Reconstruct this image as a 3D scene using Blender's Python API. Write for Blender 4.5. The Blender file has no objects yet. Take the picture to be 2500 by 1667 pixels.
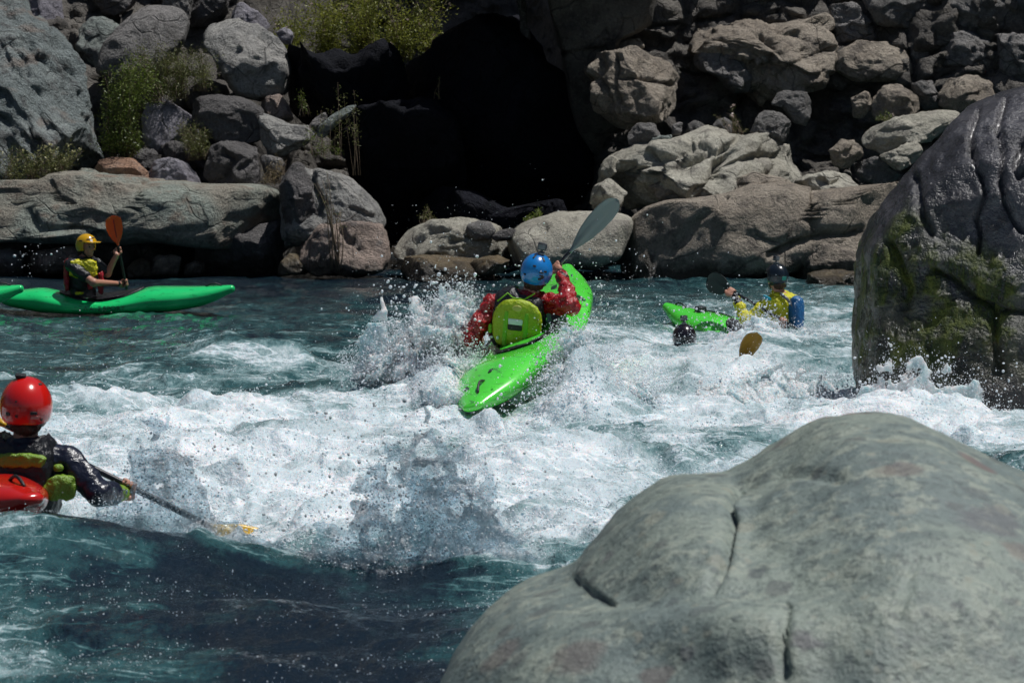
import bpy, bmesh, math, random
import numpy as np
from mathutils import Vector, Matrix

rng = np.random.default_rng(7)
random.seed(7)
scene = bpy.context.scene

# ---------------------------------------------------------------- camera
F = 2500 * 100.0 / 36.0          # focal length in photograph pixels
CAM_H = 1.8
HORIZON = 370.0
PITCH = math.atan((833.5 - HORIZON) / F)
cam_data = bpy.data.cameras.new('camera')
cam_data.lens = 100.0
cam_data.sensor_width = 36.0
cam_data.clip_start = 0.1
cam_data.clip_end = 2000.0
cam_data.dof.use_dof = True
cam_data.dof.focus_distance = 21.5
cam_data.dof.aperture_fstop = 8.0
cam = bpy.data.objects.new('camera', cam_data)
scene.collection.objects.link(cam)
cam.location = (0, 0, CAM_H)
cam.rotation_euler = (math.radians(90) - PITCH, 0, 0)
scene.camera = cam

# ---------------------------------------------------------------- light
SUN_DIR = Vector((0.34, 0.07, 0.93)).normalized()      # towards the sun
elev = math.asin(SUN_DIR.z)
azim = math.atan2(SUN_DIR.x, SUN_DIR.y)
world = bpy.data.worlds.new('World')
scene.world = world
world.use_nodes = True
wn = world.node_tree
wn.nodes.clear()
sky = wn.nodes.new('ShaderNodeTexSky')
sky.sky_type = 'NISHITA'
sky.sun_disc = False
sky.sun_elevation = elev
sky.sun_rotation = azim
bg = wn.nodes.new('ShaderNodeBackground')
bg.inputs['Strength'].default_value = 0.05
wo = wn.nodes.new('ShaderNodeOutputWorld')
wn.links.new(sky.outputs[0], bg.inputs[0])
wn.links.new(bg.outputs[0], wo.inputs[0])
sun_data = bpy.data.lights.new('sun', 'SUN')
sun_data.energy = 5.0
sun_data.angle = math.radians(0.53)
sun_data.color = (1.0, 0.98, 0.95)
sun = bpy.data.objects.new('sun', sun_data)
scene.collection.objects.link(sun)
sun.rotation_euler = (-SUN_DIR).to_track_quat('-Z', 'Y').to_euler()
sun.location = SUN_DIR * 60
scene.view_settings.view_transform = 'Standard'
scene.view_settings.look = 'None'
scene.view_settings.exposure = -0.40
scene.view_settings.gamma = 1.0
scene.render.engine = 'CYCLES'
scene.cycles.max_bounces = 7
scene.cycles.diffuse_bounces = 2
scene.cycles.glossy_bounces = 2
scene.cycles.transmission_bounces = 6
scene.cycles.transparent_max_bounces = 8
scene.cycles.use_denoising = True
scene.cycles.use_adaptive_sampling = True
scene.cycles.adaptive_threshold = 0.03
scene.cycles.caustics_reflective = False
scene.cycles.caustics_refractive = False

# ---------------------------------------------------------------- helpers
cp, sp = math.cos(PITCH), math.sin(PITCH)

def at(px, py, D):
    """world point seen at photograph pixel (px, py), D metres down the river from the camera"""
    dx = (px - 1250.0) / F
    dz = -(py - 833.5) / F
    d = np.array([dx, cp + dz * sp, -sp + dz * cp])
    return np.array([0, 0, CAM_H]) + d * (D / d[1])

def plane_pts(px, py, z=0.0):
    dx = (px - 1250.0) / F
    dz = -(py - 833.5) / F
    dy = cp + dz * sp
    dzz = -sp + dz * cp
    t = (z - CAM_H) / dzz
    return dx * t, dy * t

def project(P):
    x = P[..., 0]; y = P[..., 1]; z = P[..., 2] - CAM_H
    f = y * cp - z * sp
    u = y * sp + z * cp
    return 1250 + F * x / f, 833.5 - F * u / f

_perm = np.random.default_rng(3).permutation(256)
_perm = np.concatenate([_perm, _perm, _perm])
_g = np.random.default_rng(5).normal(size=(256, 3))
_g /= np.linalg.norm(_g, axis=1)[:, None]
_g = _g.astype(np.float32)

def pn(P):
    P = np.asarray(P, np.float32)
    i = np.floor(P).astype(np.int64)
    f = P - i
    i &= 255
    u = f * f * f * (f * (f * 6 - 15) + 10)
    out = 0
    for a in (0, 1):
        wx = u[:, 0] if a else 1 - u[:, 0]
        ha = _perm[i[:, 0] + a]
        for b in (0, 1):
            wy = u[:, 1] if b else 1 - u[:, 1]
            hb = _perm[ha + i[:, 1] + b]
            for c in (0, 1):
                wz = u[:, 2] if c else 1 - u[:, 2]
                h = _perm[hb + i[:, 2] + c]
                g = _g[h]
                d = g[:, 0] * (f[:, 0] - a) + g[:, 1] * (f[:, 1] - b) + g[:, 2] * (f[:, 2] - c)
                out = out + wx * wy * wz * d
    return out * 1.6

def fbm(P, octaves=4, lac=2.03, gain=0.5):
    P = np.asarray(P, np.float32)
    s = 0; a = 1.0
    for o in range(octaves):
        s = s + a * pn(P + o * 17.3)
        P = P * lac
        a *= gain
    return s

def ridged(P, octaves=3, lac=2.1, gain=0.5):
    P = np.asarray(P, np.float32)
    s = 0; a = 1.0
    for o in range(octaves):
        s = s + a * (1 - np.abs(pn(P + o * 31.7)) * 2)
        P = P * lac
        a *= gain
    return s

def sstep(a, b, x):
    t = np.clip((x - a) / (b - a), 0, 1)
    return t * t * (3 - 2 * t)

def raw_mesh(name, V, Fc, smooth=True):
    V = np.ascontiguousarray(V, np.float32)
    me = bpy.data.meshes.new(name)
    groups = Fc if isinstance(Fc, list) else [Fc]
    groups = [np.asarray(g, np.int32) for g in groups if len(g)]
    nl = sum(g.size for g in groups)
    npoly = sum(len(g) for g in groups)
    me.vertices.add(len(V)); me.vertices.foreach_set('co', V.ravel())
    me.loops.add(nl)
    me.loops.foreach_set('vertex_index', np.concatenate([g.ravel() for g in groups]))
    me.polygons.add(npoly)
    st = []; off = 0
    for g in groups:
        k = g.shape[1]
        st.append(off + np.arange(len(g)) * k); off += g.size
    me.polygons.foreach_set('loop_start', np.concatenate(st).astype(np.int32))
    me.update(calc_edges=True)
    me.validate()
    if smooth:
        me.polygons.foreach_set('use_smooth', np.ones(len(me.polygons), bool))
    return me

def worldloc(o):
    v = np.zeros(3)
    while o is not None:
        v = v + np.array(o.location); o = o.parent
    return v

def put(name, V, Fc, mat, parent=None, origin=None, smooth=True):
    """one mesh object from world-space vertices"""
    V = np.asarray(V, float)
    if parent is not None:
        off = worldloc(parent)
    elif origin is not None:
        off = np.asarray(origin, float)
    else:
        off = np.array([(V[:, 0].min() + V[:, 0].max()) / 2, (V[:, 1].min() + V[:, 1].max()) / 2, V[:, 2].min()])
    me = raw_mesh(name, V - off, Fc, smooth)
    o = bpy.data.objects.new(name, me)
    scene.collection.objects.link(o)
    if parent is not None:
        o.parent = parent
    else:
        o.location = off
    if mat is not None:
        for m in (mat if isinstance(mat, (list, tuple)) else [mat]):
            me.materials.append(m)
    return o

def tag(o, label=None, category=None, group=None, kind=None):
    if label: o['label'] = label
    if category: o['category'] = category
    if group: o['group'] = group
    if kind: o['kind'] = kind
    return o

def empty(name, loc, label, category, group=None):
    o = bpy.data.objects.new(name, None)
    scene.collection.objects.link(o)
    o.location = tuple(float(v) for v in loc)
    o.empty_display_size = 0.1
    return tag(o, label, category, group)

_ico = {}
def ico(sub):
    if sub not in _ico:
        bm = bmesh.new()
        bmesh.ops.create_icosphere(bm, subdivisions=sub, radius=1.0)
        V = np.array([v.co[:] for v in bm.verts])
        bm.verts.index_update()
        Fc = np.array([[v.index for v in f.verts] for f in bm.faces])
        bm.free()
        V /= np.linalg.norm(V, axis=1)[:, None]
        _ico[sub] = (V, Fc)
    return _ico[sub]

# ---------------------------------------------------------------- node material helpers
class NT:
    def __init__(self, name):
        self.mat = bpy.data.materials.new(name)
        self.mat.use_nodes = True
        self.t = self.mat.node_tree
        self.t.nodes.clear()
        self.out = self.n('ShaderNodeOutputMaterial')
    def n(self, kind, **kw):
        nd = self.t.nodes.new(kind)
        for k, v in kw.items():
            setattr(nd, k, v)
        return nd
    def link(self, a, b):
        self.t.links.new(a, b)
    def val(self, sock, v):
        if hasattr(v, 'links') or isinstance(v, bpy.types.NodeSocket):
            self.link(v, sock)
        else:
            sock.default_value = v
    def math(self, op, a, b=None, c=None, clamp=False):
        nd = self.n('ShaderNodeMath', operation=op, use_clamp=clamp)
        self.val(nd.inputs[0], a)
        if b is not None: self.val(nd.inputs[1], b)
        if c is not None: self.val(nd.inputs[2], c)
        return nd.outputs[0]
    def mix(self, fac, a, b, mode='MIX'):
        nd = self.n('ShaderNodeMix', data_type='RGBA', blend_type=mode)
        nd.clamp_factor = True
        self.val(nd.inputs['Factor'], fac)
        for s, v in ((nd.inputs[6], a), (nd.inputs[7], b)):
            if isinstance(v, tuple) and len(v) == 3: v = (*v, 1)
            self.val(s, v)
        return nd.outputs[2]
    def ramp(self, fac, lo, hi):
        nd = self.n('ShaderNodeMapRange', clamp=True)
        nd.interpolation_type = 'SMOOTHSTEP'
        self.val(nd.inputs[0], fac)
        nd.inputs[1].default_value = lo; nd.inputs[2].default_value = hi
        nd.inputs[3].default_value = 0; nd.inputs[4].default_value = 1
        return nd.outputs[0]
    def pos(self):
        return self.n('ShaderNodeNewGeometry').outputs['Position']
    def scaled(self, vec, s, rot=(0, 0, 0)):
        nd = self.n('ShaderNodeMapping')
        self.link(vec, nd.inputs[0])
        nd.inputs['Scale'].default_value = s if isinstance(s, tuple) else (s, s, s)
        nd.inputs['Rotation'].default_value = rot
        return nd.outputs[0]
    def noise(self, vec, scale, detail=4, rough=0.55, dist=0.0):
        nd = self.n('ShaderNodeTexNoise')
        self.link(vec, nd.inputs['Vector'])
        nd.inputs['Scale'].default_value = scale
        nd.inputs['Detail'].default_value = detail
        nd.inputs['Roughness'].default_value = rough
        nd.inputs['Distortion'].default_value = dist
        return nd.outputs['Fac']
    def voro(self, vec, scale, feature='F1', out='Distance', rnd=1.0):
        nd = self.n('ShaderNodeTexVoronoi', feature=feature)
        self.link(vec, nd.inputs['Vector'])
        nd.inputs['Scale'].default_value = scale
        nd.inputs['Randomness'].default_value = rnd
        return nd.outputs[out]
    def warp(self, vec, scale, amt):
        nd = self.n('ShaderNodeTexNoise')
        self.link(vec, nd.inputs['Vector'])
        nd.inputs['Scale'].default_value = scale
        nd.inputs['Detail'].default_value = 1
        s = self.n('ShaderNodeVectorMath', operation='MULTIPLY_ADD')
        self.link(nd.outputs['Color'], s.inputs[0])
        s.inputs[1].default_value = (amt,) * 3
        self.link(vec, s.inputs[2])
        return s.outputs[0]
    def bump(self, height, strength, dist, normal=None):
        nd = self.n('ShaderNodeBump')
        nd.inputs['Strength'].default_value = strength
        nd.inputs['Distance'].default_value = dist
        self.link(height, nd.inputs['Height'])
        if normal is not None: self.link(normal, nd.inputs['Normal'])
        return nd.outputs[0]
    def bsdf(self, **kw):
        nd = self.n('ShaderNodeBsdfPrincipled')
        for k, v in kw.items():
            s = nd.inputs[k.replace('_', ' ')]
            if isinstance(v, tuple) and len(v) == 3 and s.type == 'RGBA': v = (*v, 1)
            self.val(s, v)
        self.link(nd.outputs[0], self.out.inputs[0])
        return nd

def rock_mat(name, c1, c2, c3, rough=0.8, stain=0.5, wet_z=0.22, wet_rough=0.3, bump=1.0, spots=0.5, red=0.0, crack=0.5, spec=0.5):
    m = NT(name)
    p = m.pos()
    big = m.noise(p, 0.9, 2, 0.6)
    mid = m.noise(p, 3.3, 4, 0.65)
    fine = m.noise(p, 24, 4, 0.75)
    col = m.mix(m.ramp(big, 0.38, 0.62), c1, c2)
    col = m.mix(m.ramp(mid, 0.5, 0.68), col, c3)
    dark = tuple(v * 0.33 for v in c1)
    sp_ = m.noise(p, 9, 3, 0.75, 0.0)
    col = m.mix(m.math('MULTIPLY', m.ramp(sp_, 0.56, 0.72), spots), col, dark)
    pale = tuple(min(0.75, v * 1.7) for v in c2)
    col = m.mix(m.math('MULTIPLY', m.ramp(fine, 0.6, 0.74), 0.5), col, pale)
    if red:
        col = m.mix(m.math('MULTIPLY', m.ramp(m.noise(m.scaled(p, (0.7, 0.7, 1.6)), 1.7, 2, 0.6), 0.54, 0.66), red), col, (0.26, 0.15, 0.10))
    col = m.mix(0.55, col, m.mix(fine, tuple(v * 0.5 for v in c1), tuple(min(0.8, v * 1.5) for v in c2)), 'MIX') if False else m.mix(0.5, col, m.mix(m.ramp(fine, 0.25, 0.75), (0.45, 0.45, 0.45), (1.45, 1.45, 1.45)), 'MULTIPLY')
    # hairline cracks
    w = m.warp(p, 1.6, 0.55)
    ck = m.voro(w, 1.15, 'DISTANCE_TO_EDGE')
    nd = m.n('ShaderNodeMapRange', clamp=True)
    m.link(ck, nd.inputs[0]); nd.inputs[1].default_value = 0.0; nd.inputs[2].default_value = 0.02
    nd.inputs[3].default_value = 1; nd.inputs[4].default_value = 0
    crk = m.math('MULTIPLY', nd.outputs[0], m.ramp(big, 0.42, 0.55))
    crk = m.math('MULTIPLY', crk, crack)
    col = m.mix(crk, col, tuple(v * 0.12 for v in c1))
    # wet, algae-darkened band where the river splashes the stone
    sx = m.n('ShaderNodeSeparateXYZ'); m.link(p, sx.inputs[0])
    zz = m.math('SUBTRACT', sx.outputs[2], m.math('MULTIPLY', m.math('SUBTRACT', mid, 0.5), 0.7))
    wet = m.n('ShaderNodeMapRange', clamp=True)
    m.link(zz, wet.inputs[0]); wet.inputs[1].default_value = wet_z - 0.1; wet.inputs[2].default_value = wet_z + 0.1
    wet.inputs[3].default_value = 1; wet.inputs[4].default_value = 0
    col = m.mix(m.math('MULTIPLY', wet.outputs[0], 0.9), col, m.mix(mid, (0.012, 0.011, 0.009), (0.05, 0.036, 0.02)))
    r = m.math('SUBTRACT', rough, m.math('MULTIPLY', wet.outputs[0], rough - wet_rough))
    h = m.math('ADD', m.math('MULTIPLY', mid, 0.6), m.math('MULTIPLY', fine, 0.25))
    h = m.math('SUBTRACT', h, m.math('MULTIPLY', crk, 0.25))
    h = m.math('SUBTRACT', h, m.math('MULTIPLY', sp_, 0.2))
    nrm = m.bump(h, 1.0, 0.20 * bump)
    m.bsdf(Base_Color=col, Roughness=r, Normal=nrm, Specular_IOR_Level=spec)
    return m.mat

M = {}
M['greengrey'] = rock_mat('greenish_grey_rock', (0.17, 0.20, 0.19), (0.25, 0.28, 0.26), (0.15, 0.15, 0.15), bump=1.3)
M['paleslab'] = rock_mat('pale_blue_grey_rock', (0.22, 0.26, 0.26), (0.32, 0.36, 0.355), (0.13, 0.14, 0.14), bump=2.0, spots=0.8, red=0.4)
M['purple'] = rock_mat('purple_grey_rock', (0.19, 0.18, 0.21), (0.25, 0.24, 0.27), (0.15, 0.145, 0.16), bump=0.6, spots=0.3)
M['grey'] = rock_mat('mid_grey_rock', (0.16, 0.155, 0.15), (0.23, 0.22, 0.215), (0.11, 0.105, 0.10), bump=1.2)
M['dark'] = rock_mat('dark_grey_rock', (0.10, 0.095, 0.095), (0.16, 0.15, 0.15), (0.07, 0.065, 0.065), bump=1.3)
M['speckle'] = rock_mat('speckled_pale_rock', (0.26, 0.26, 0.25), (0.36, 0.35, 0.33), (0.15, 0.15, 0.15), bump=1.2, spots=0.8)
M['orange'] = rock_mat('rusty_orange_rock', (0.28, 0.15, 0.09), (0.36, 0.22, 0.15), (0.22, 0.17, 0.14), bump=1.0)
M['pink'] = rock_mat('pinkish_brown_rock', (0.26, 0.20, 0.17), (0.32, 0.25, 0.21), (0.20, 0.18, 0.17), bump=1.0)
M['ledge'] = rock_mat('tan_green_ledge_rock', (0.27, 0.25, 0.205), (0.25, 0.285, 0.25), (0.21, 0.18, 0.145), bump=0.9, red=0.6, spots=0.4)
M['tan'] = rock_mat('tan_rock', (0.26, 0.22, 0.175), (0.34, 0.295, 0.24), (0.17, 0.145, 0.12), bump=1.1, spots=0.5)
M['pale'] = rock_mat('pale_river_worn_rock', (0.31, 0.295, 0.245), (0.40, 0.385, 0.325), (0.23, 0.215, 0.185), bump=0.6, spots=0.3)
M['brownwet'] = rock_mat('brown_wet_rock', (0.13, 0.095, 0.05), (0.18, 0.14, 0.08), (0.09, 0.07, 0.045), rough=0.4, bump=0.8)
M['cliff'] = rock_mat('dark_cliff_rock', (0.115, 0.105, 0.095), (0.18, 0.165, 0.145), (0.075, 0.07, 0.065), bump=1.6)
M['shadeblack'] = rock_mat('shade_blackened_rock', (0.010, 0.011, 0.015), (0.014, 0.015, 0.022), (0.008, 0.009, 0.012), rough=0.75, bump=1.0, spots=0.2, spec=0.08)  # near-black albedo: the hollow's shade is put into the rock colour

# ---------------------------------------------------------------- outline rocks
def radial(poly, K=720, sm=5):
    th = np.linspace(-math.pi, math.pi, K, endpoint=False)
    R = np.zeros(K)
    d = np.stack([np.cos(th), np.sin(th)], 1)
    n = len(poly)
    for i in range(n):
        a = poly[i]; b = poly[(i + 1) % n]
        e = b - a
        den = d[:, 0] * e[1] - d[:, 1] * e[0]
        den = np.where(np.abs(den) < 1e-9, 1e-9, den)
        t = (a[0] * e[1] - a[1] * e[0]) / den
        u = (a[0] * d[:, 1] - a[1] * d[:, 0]) / den
        ok = (t > 0) & (u >= -1e-6) & (u <= 1 + 1e-6)
        R = np.where(ok & (t > R), t, R)
    R[R <= 0] = R[R > 0].mean()
    k = np.exp(-0.5 * (np.arange(-3 * sm, 3 * sm + 1) / sm) ** 2); k /= k.sum()
    Rp = np.concatenate([R[-3 * sm:], R, R[:3 * sm]])
    return th, np.convolve(Rp, k, 'valid')

ZT = {1: (0, 0, 900 / 2016), 2: (600, 0, 900 / 2016), 3: (1300, 0, 800 / 1792), 4: (1900, 0, 600 / 896), 0: (0, 0, 1.0)}
ROCK_GROUP = 'boulders and ledges of the far bank'
rock_count = 0

def rock(label, zt, poly, D, mat, depth=None, sub=5, lean=0.25, box=2.6, amp=1.0, ncut=12, strata=None, cracks=(), name='boulder', cat='boulder', group=ROCK_GROUP, seed=None, sm=5, center=None, freq=1.0, dimple=None):
    global rock_count
    rock_count += 1
    seed = seed or rock_count
    r_ = np.random.default_rng(100 + seed)
    ox, oy, sc = ZT[zt]
    pts = np.array([at(ox + a * sc, oy + b * sc, D) for a, b in poly])
    if center is None:
        # area centroid
        x, z = pts[:, 0], pts[:, 2]
        x2, z2 = np.roll(x, -1), np.roll(z, -1)
        cr = x * z2 - x2 * z
        A = cr.sum() / 2
        cx = ((x + x2) * cr).sum() / (6 * A); cz = ((z + z2) * cr).sum() / (6 * A)
    else:
        c = at(ox + center[0] * sc, oy + center[1] * sc, D); cx, cz = c[0], c[2]
    # each traced outline point stands at the depth the leaning rock has there
    for _ in range(2):
        pts = np.array([at(ox + a * sc, oy + b * sc, D + lean * (p[2] - cz)) for (a, b), p in zip(poly, pts)])
    th, R = radial(np.stack([pts[:, 0] - cx, pts[:, 2] - cz], 1), sm=sm)
    Rm = R.mean()
    if depth is None: depth = Rm * 0.85
    U, Fc = ico(sub)
    ux, uy, uz = U[:, 0], U[:, 1], U[:, 2]
    rho = np.sqrt(ux * ux + uz * uz)
    t = np.arctan2(uz, ux)
    Rt = np.interp(t, th, R, period=2 * math.pi)
    k = (rho ** box + np.abs(uy) ** box) ** (-1 / box)
    lat = Rt * rho * k
    X = np.stack([np.cos(t) * lat, uy * k * depth, np.sin(t) * lat], 1)
    N = np.stack([ux / Rm, uy / depth, uz / Rm], 1)
    N /= np.linalg.norm(N, axis=1)[:, None]
    off = r_.uniform(-50, 50, 3)
    # facets
    for c in range(ncut):
        v = r_.normal(size=3) * np.array([1, 1.0, 0.7]); v /= np.linalg.norm(v)
        if v[1] > 0.3: v[1] = -v[1]
        dd = X @ v
        lim = np.quantile(dd, 0.995) * r_.uniform(0.68, 0.93)
        ex = np.maximum(dd - lim, 0)
        X = X - (ex * 0.95)[:, None] * v
    size = (Rm + depth) / 2
    f0 = 0.9 / size * freq
    # silhouettes keep their traced outline: relief is stronger on the face than on the rim
    face = 0.45 + 0.55 * np.abs(uy) ** 0.7
    d = fbm(X * f0 + off, 5, 2.1, 0.5) * 0.12 * size
    rd = ridged(X * (f0 * 1.7) * np.array([1, 1, 1.5]) + off + 9, 4)
    d += (rd - 1.0) * 0.065 * size
    d += fbm(X * 7 + off, 3) * 0.018
    X = X + N * (d * face * amp)[:, None]
    if strata:
        ang, fr, am = strata
        tcoord = X[:, 2] * math.cos(ang) - X[:, 0] * math.sin(ang)
        w = tcoord * fr + fbm(X * 1.1 + off, 3) * 0.55
        fr_ = w - np.floor(w)
        prof = sstep(0.0, 0.16, fr_) * (1 - 0.8 * fr_)
        mod = 0.35 + 0.9 * sstep(-0.3, 0.4, pn(X * 1.3 + off + 5))
        X = X + N * ((prof - 0.45) * am * mod * face)[:, None]
    X[:, 1] += lean * X[:, 2]
    P = X + np.array([cx, D, cz])
    if len(cracks):
        qx, qy = project(P)
        front = uy < 0.35
        push = np.zeros(len(P))
        for cr in cracks:
            czt, line, wd, dp = cr
            a0, b0, s0 = ZT[czt]
            L = np.array([(a0 + a * s0, b0 + b * s0) for a, b in line])
            best = np.full(len(P), 1e9)
            for i in range(len(L) - 1):
                a, b = L[i], L[i + 1]
                e = b - a; l2 = (e ** 2).sum()
                tt = np.clip(((qx - a[0]) * e[0] + (qy - a[1]) * e[1]) / l2, 0, 1)
                best = np.minimum(best, np.hypot(qx - a[0] - tt * e[0], qy - a[1] - tt * e[1]))
            best = best * (1 + 0.35 * pn(P * 6))
            push = np.maximum(push, dp * np.exp(-(best / wd) ** 2))
        P = P - N * (push * front)[:, None]
    o = put(name, P, Fc, M[mat] if isinstance(mat, str) else mat)
    return tag(o, label, cat, group)
# ================================================================= SETTING
# river bed and the wide valley ground, one sheet reaching the horizon
gx = np.concatenate([np.linspace(-900, -40, 18), np.linspace(-36, 36, 60), np.linspace(40, 900, 18)])
gy = np.concatenate([np.linspace(-900, -6, 18), np.linspace(-2, 70, 60), np.linspace(80, 900, 18)])
GX, GY = np.meshgrid(gx, gy, indexing='ij')
P = np.stack([GX.ravel(), GY.ravel(), np.zeros(GX.size)], 1)
rise = sstep(44, 95, P[:, 1]) * 6 + sstep(30, 120, np.abs(P[:, 0])) * 9 + sstep(2, -30, P[:, 1]) * 5
P[:, 2] = -1.3 + rise + fbm(P * 0.15, 3) * 0.35
def grid_faces(n, m):
    i, j = np.meshgrid(np.arange(n - 1), np.arange(m - 1), indexing='ij')
    a = (i * m + j).ravel()
    return np.stack([a, a + m, a + m + 1, a + 1], 1)
def grid_faces_up(n, m):
    return grid_faces(n, m)
o = put('ground', P, grid_faces(len(gx), len(gy)), M['grey'], origin=(0, 0, 0))
tag(o, kind='structure')

# the hillside behind the bank: rough rock, with a deep recess in the middle
xs = np.concatenate([np.linspace(-26, -9, 40), np.arange(-8.8, 9, .065), np.linspace(9.2, 26, 40)])
ts = np.concatenate([np.linspace(-1.4, -.1, 8), np.arange(0, 5, .06), np.linspace(5.2, 24, 50)])
nx, nt = len(xs), len(ts)
X_, Z_ = np.meshgrid(xs, ts, indexing='ij')
slope = 0.95 - 0.45 * sstep(0.5, 2.5, X_)
Y_ = 43.6 + np.maximum(Z_, 0) * slope + sstep(4.5, 9, np.abs(X_)) * -1.0
recess = sstep(-4.6, -3.2, X_) * sstep(1.6, 0.2, X_)
Y_ = Y_ + recess * 6.0 + sstep(0.3, 1.8, X_) * 1.15
# bank swings toward the camera outside the picture, so the river lies in a gorge
Y_ = Y_ - sstep(9, 26, np.abs(X_)) * 26
P = np.stack([X_.ravel(), Y_.ravel(), Z_.ravel()], 1)
def blocks(P, f, seed):
    q = P * f + np.stack([pn(P * .8 + seed), pn(P * .8 + seed + 5), pn(P * .8 + seed + 9)], 1) * .6
    c = np.floor(q); e = q - c
    hsh = np.sin(c @ np.array([12.9, 78.2, 37.7]) + seed) * 43758.5
    v = hsh - np.floor(hsh)
    edge = np.minimum(np.minimum(e[:, 0], 1 - e[:, 0]), np.minimum(e[:, 2], 1 - e[:, 2]))
    return v * sstep(0, .14, edge)
dsp = fbm(P * 0.5, 5) * 0.5 - blocks(P * np.array([1, 0, 1]), np.array([1.1, 1, 1.7]), 3) * .45 - blocks(P * np.array([1, 0, 1]), np.array([2.7, 1, 4.1]), 8) * .2 + (ridged(P * np.array([1.4, 1.4, 3.0]), 3) - 1) * 0.08
P[:, 1] += dsp
P[:, 2] += fbm(P * 0.6 + 40, 3) * 0.25
o = put('hillside', P, grid_faces(nx, nt)[:, ::-1], M['cliff'], origin=(0, 44, 0))
tag(o, kind='structure')

# ---------------------------------------------------------------- rocks of the left bank
R = rock
R('huge pale blue-grey slab leaning at the left edge, behind the mossy plants', 1, [(-320, -120), (0, -90), (110, -40), (160, 90), (330, 200), (380, 285), (450, 330), (520, 430), (558, 560), (562, 720), (548, 860), (480, 980), (250, 1010), (0, 1020), (-320, 1020)], 43.6, 'paleslab', depth=1.0, sub=6, lean=0.55, box=3.4, amp=1.1, strata=(-0.9, 2.8, 0.20), name='rock_slab', cat='rock slab',
  cracks=[(1, [(60, 250), (140, 330), (150, 420)], 7, .09), (1, [(330, 340), (420, 430), (390, 380)], 5, .08), (1, [(0, 640), (120, 720), (200, 860)], 6, .1), (1, [(470, 640), (520, 700), (545, 760)], 7, .12)])
R('smooth purple-grey boulder at the top left corner above the huge slab', 1, [(110, -60), (330, -70), (345, 120), (340, 190), (300, 195), (235, 155), (165, 105)], 46.2, 'purple', lean=0.3)
R('greenish boulder wedged between the huge slab and the round grey boulder', 1, [(380, 260), (420, 150), (500, 95), (620, 92), (695, 130), (650, 260), (570, 360), (510, 420), (430, 360)], 46.0, 'greengrey', lean=0.35)
R('dark broken rock at the top edge above the greenish wedged boulder', 1, [(500, -80), (770, -80), (745, 40), (640, 92), (530, 85)], 47.0, 'dark', lean=0.1, strata=(0.2, 4, .06))
R('large round grey boulder behind the leafy bush', 1, [(525, 400), (580, 230), (680, 110), (790, 42), (920, 26), (1010, 60), (1045, 130), (1010, 230), (950, 330), (850, 440), (640, 480)], 45.2, 'grey', lean=0.4, sub=5, amp=0.8, ncut=2)
R('grey rock at the top edge above the round boulder behind the bush', 1, [(880, -70), (1060, -80), (1070, 60), (1030, 170), (960, 110), (890, 60)], 46.6, 'grey', lean=0.3)
R('dark rust-stained block at the top edge left of the pale wedge', 1, [(1045, -50), (1240, -50), (1255, 90), (1150, 155), (1040, 145)], 46.9, 'dark', lean=-0.1, box=4)
R('tall mottled boulder with lichen rings left of the dark hollow', 1, [(1075, 210), (1160, 130), (1290, 100), (1420, 135), (1490, 190), (1565, 250), (1580, 400), (1550, 510), (1440, 540), (1290, 520), (1150, 420), (1085, 310)], 44.9, 'speckle', lean=0.4, sub=5, depth=0.8,
  cracks=[(1, [(1290, 150), (1340, 190), (1340, 260), (1290, 290)], 5, .05), (1, [(1440, 200), (1490, 260), (1510, 300), (1560, 310)], 8, .12)])
R('pale purple-grey wedge of rock below the top thicket', 1, [(1245, 40), (1330, 15), (1420, 75), (1500, 150), (1430, 190), (1300, 130), (1245, 120)], 46.6, 'purple', lean=0.4)
R('small bluish stone where the mottled boulder meets the top thicket', 1, [(1500, 170), (1560, 150), (1610, 170), (1600, 250), (1530, 240)], 46.0, 'purple', sub=4)
R('smooth lilac-grey rock face right of the leafy bush', 1, [(820, 530), (900, 535), (985, 590), (1070, 655), (1090, 770), (1000, 830), (850, 850), (790, 780), (775, 650)], 44.0, 'purple', lean=0.5, amp=0.5, box=3.2, ncut=2)
R('dark rounded boulder in the middle of the left heap', 1, [(980, 590), (1080, 540), (1200, 498), (1320, 508), (1425, 590), (1455, 680), (1435, 765), (1330, 805), (1180, 770), (1080, 700)], 43.5, 'dark', lean=0.3, strata=(0.5, 5, .04))
R('brownish-pink rock under the mottled boulder', 1, [(1380, 505), (1520, 498), (1575, 580), (1612, 672), (1510, 700), (1420, 610)], 44.4, 'pink', lean=0.3)
R('speckled pale grey boulder sloping toward the dark hollow', 1, [(1418, 595), (1480, 630), (1600, 680), (1720, 688), (1732, 730), (1670, 800), (1610, 875), (1480, 890), (1425, 780)], 43.2, 'speckle', lean=0.35, strata=(-0.5, 4, .04))
R('round dark boulder with a hollow resting on the long ledge', 1, [(1085, 900), (1130, 810), (1220, 770), (1340, 763), (1430, 800), (1475, 870), (1470, 975), (1385, 1030), (1150, 1030), (1095, 960)], 42.7, 'dark', lean=0.25,
  cracks=[(1, [(1230, 830), (1280, 870), (1250, 930), (1240, 980)], 9, .12), (1, [(1310, 930), (1400, 870)], 6, .07)])
R('rusty orange boulder resting on the long ledge', 1, [(455, 940), (520, 880), (620, 858), (720, 868), (795, 920), (845, 985), (800, 1030), (480, 1030)], 42.6, 'orange', lean=0.3, amp=0.8)
R('low purple-grey boulder between the orange and the hollowed boulders', 1, [(800, 950), (850, 880), (930, 858), (1020, 888), (1080, 940), (1135, 1010), (1100, 1050), (820, 1045)], 42.6, 'purple', lean=0.3)
R('small dark stone above the low purple-grey boulder', 1, [(705, 860), (760, 815), (840, 815), (885, 860), (870, 920), (770, 930)], 43.3, 'dark', sub=4)
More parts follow.
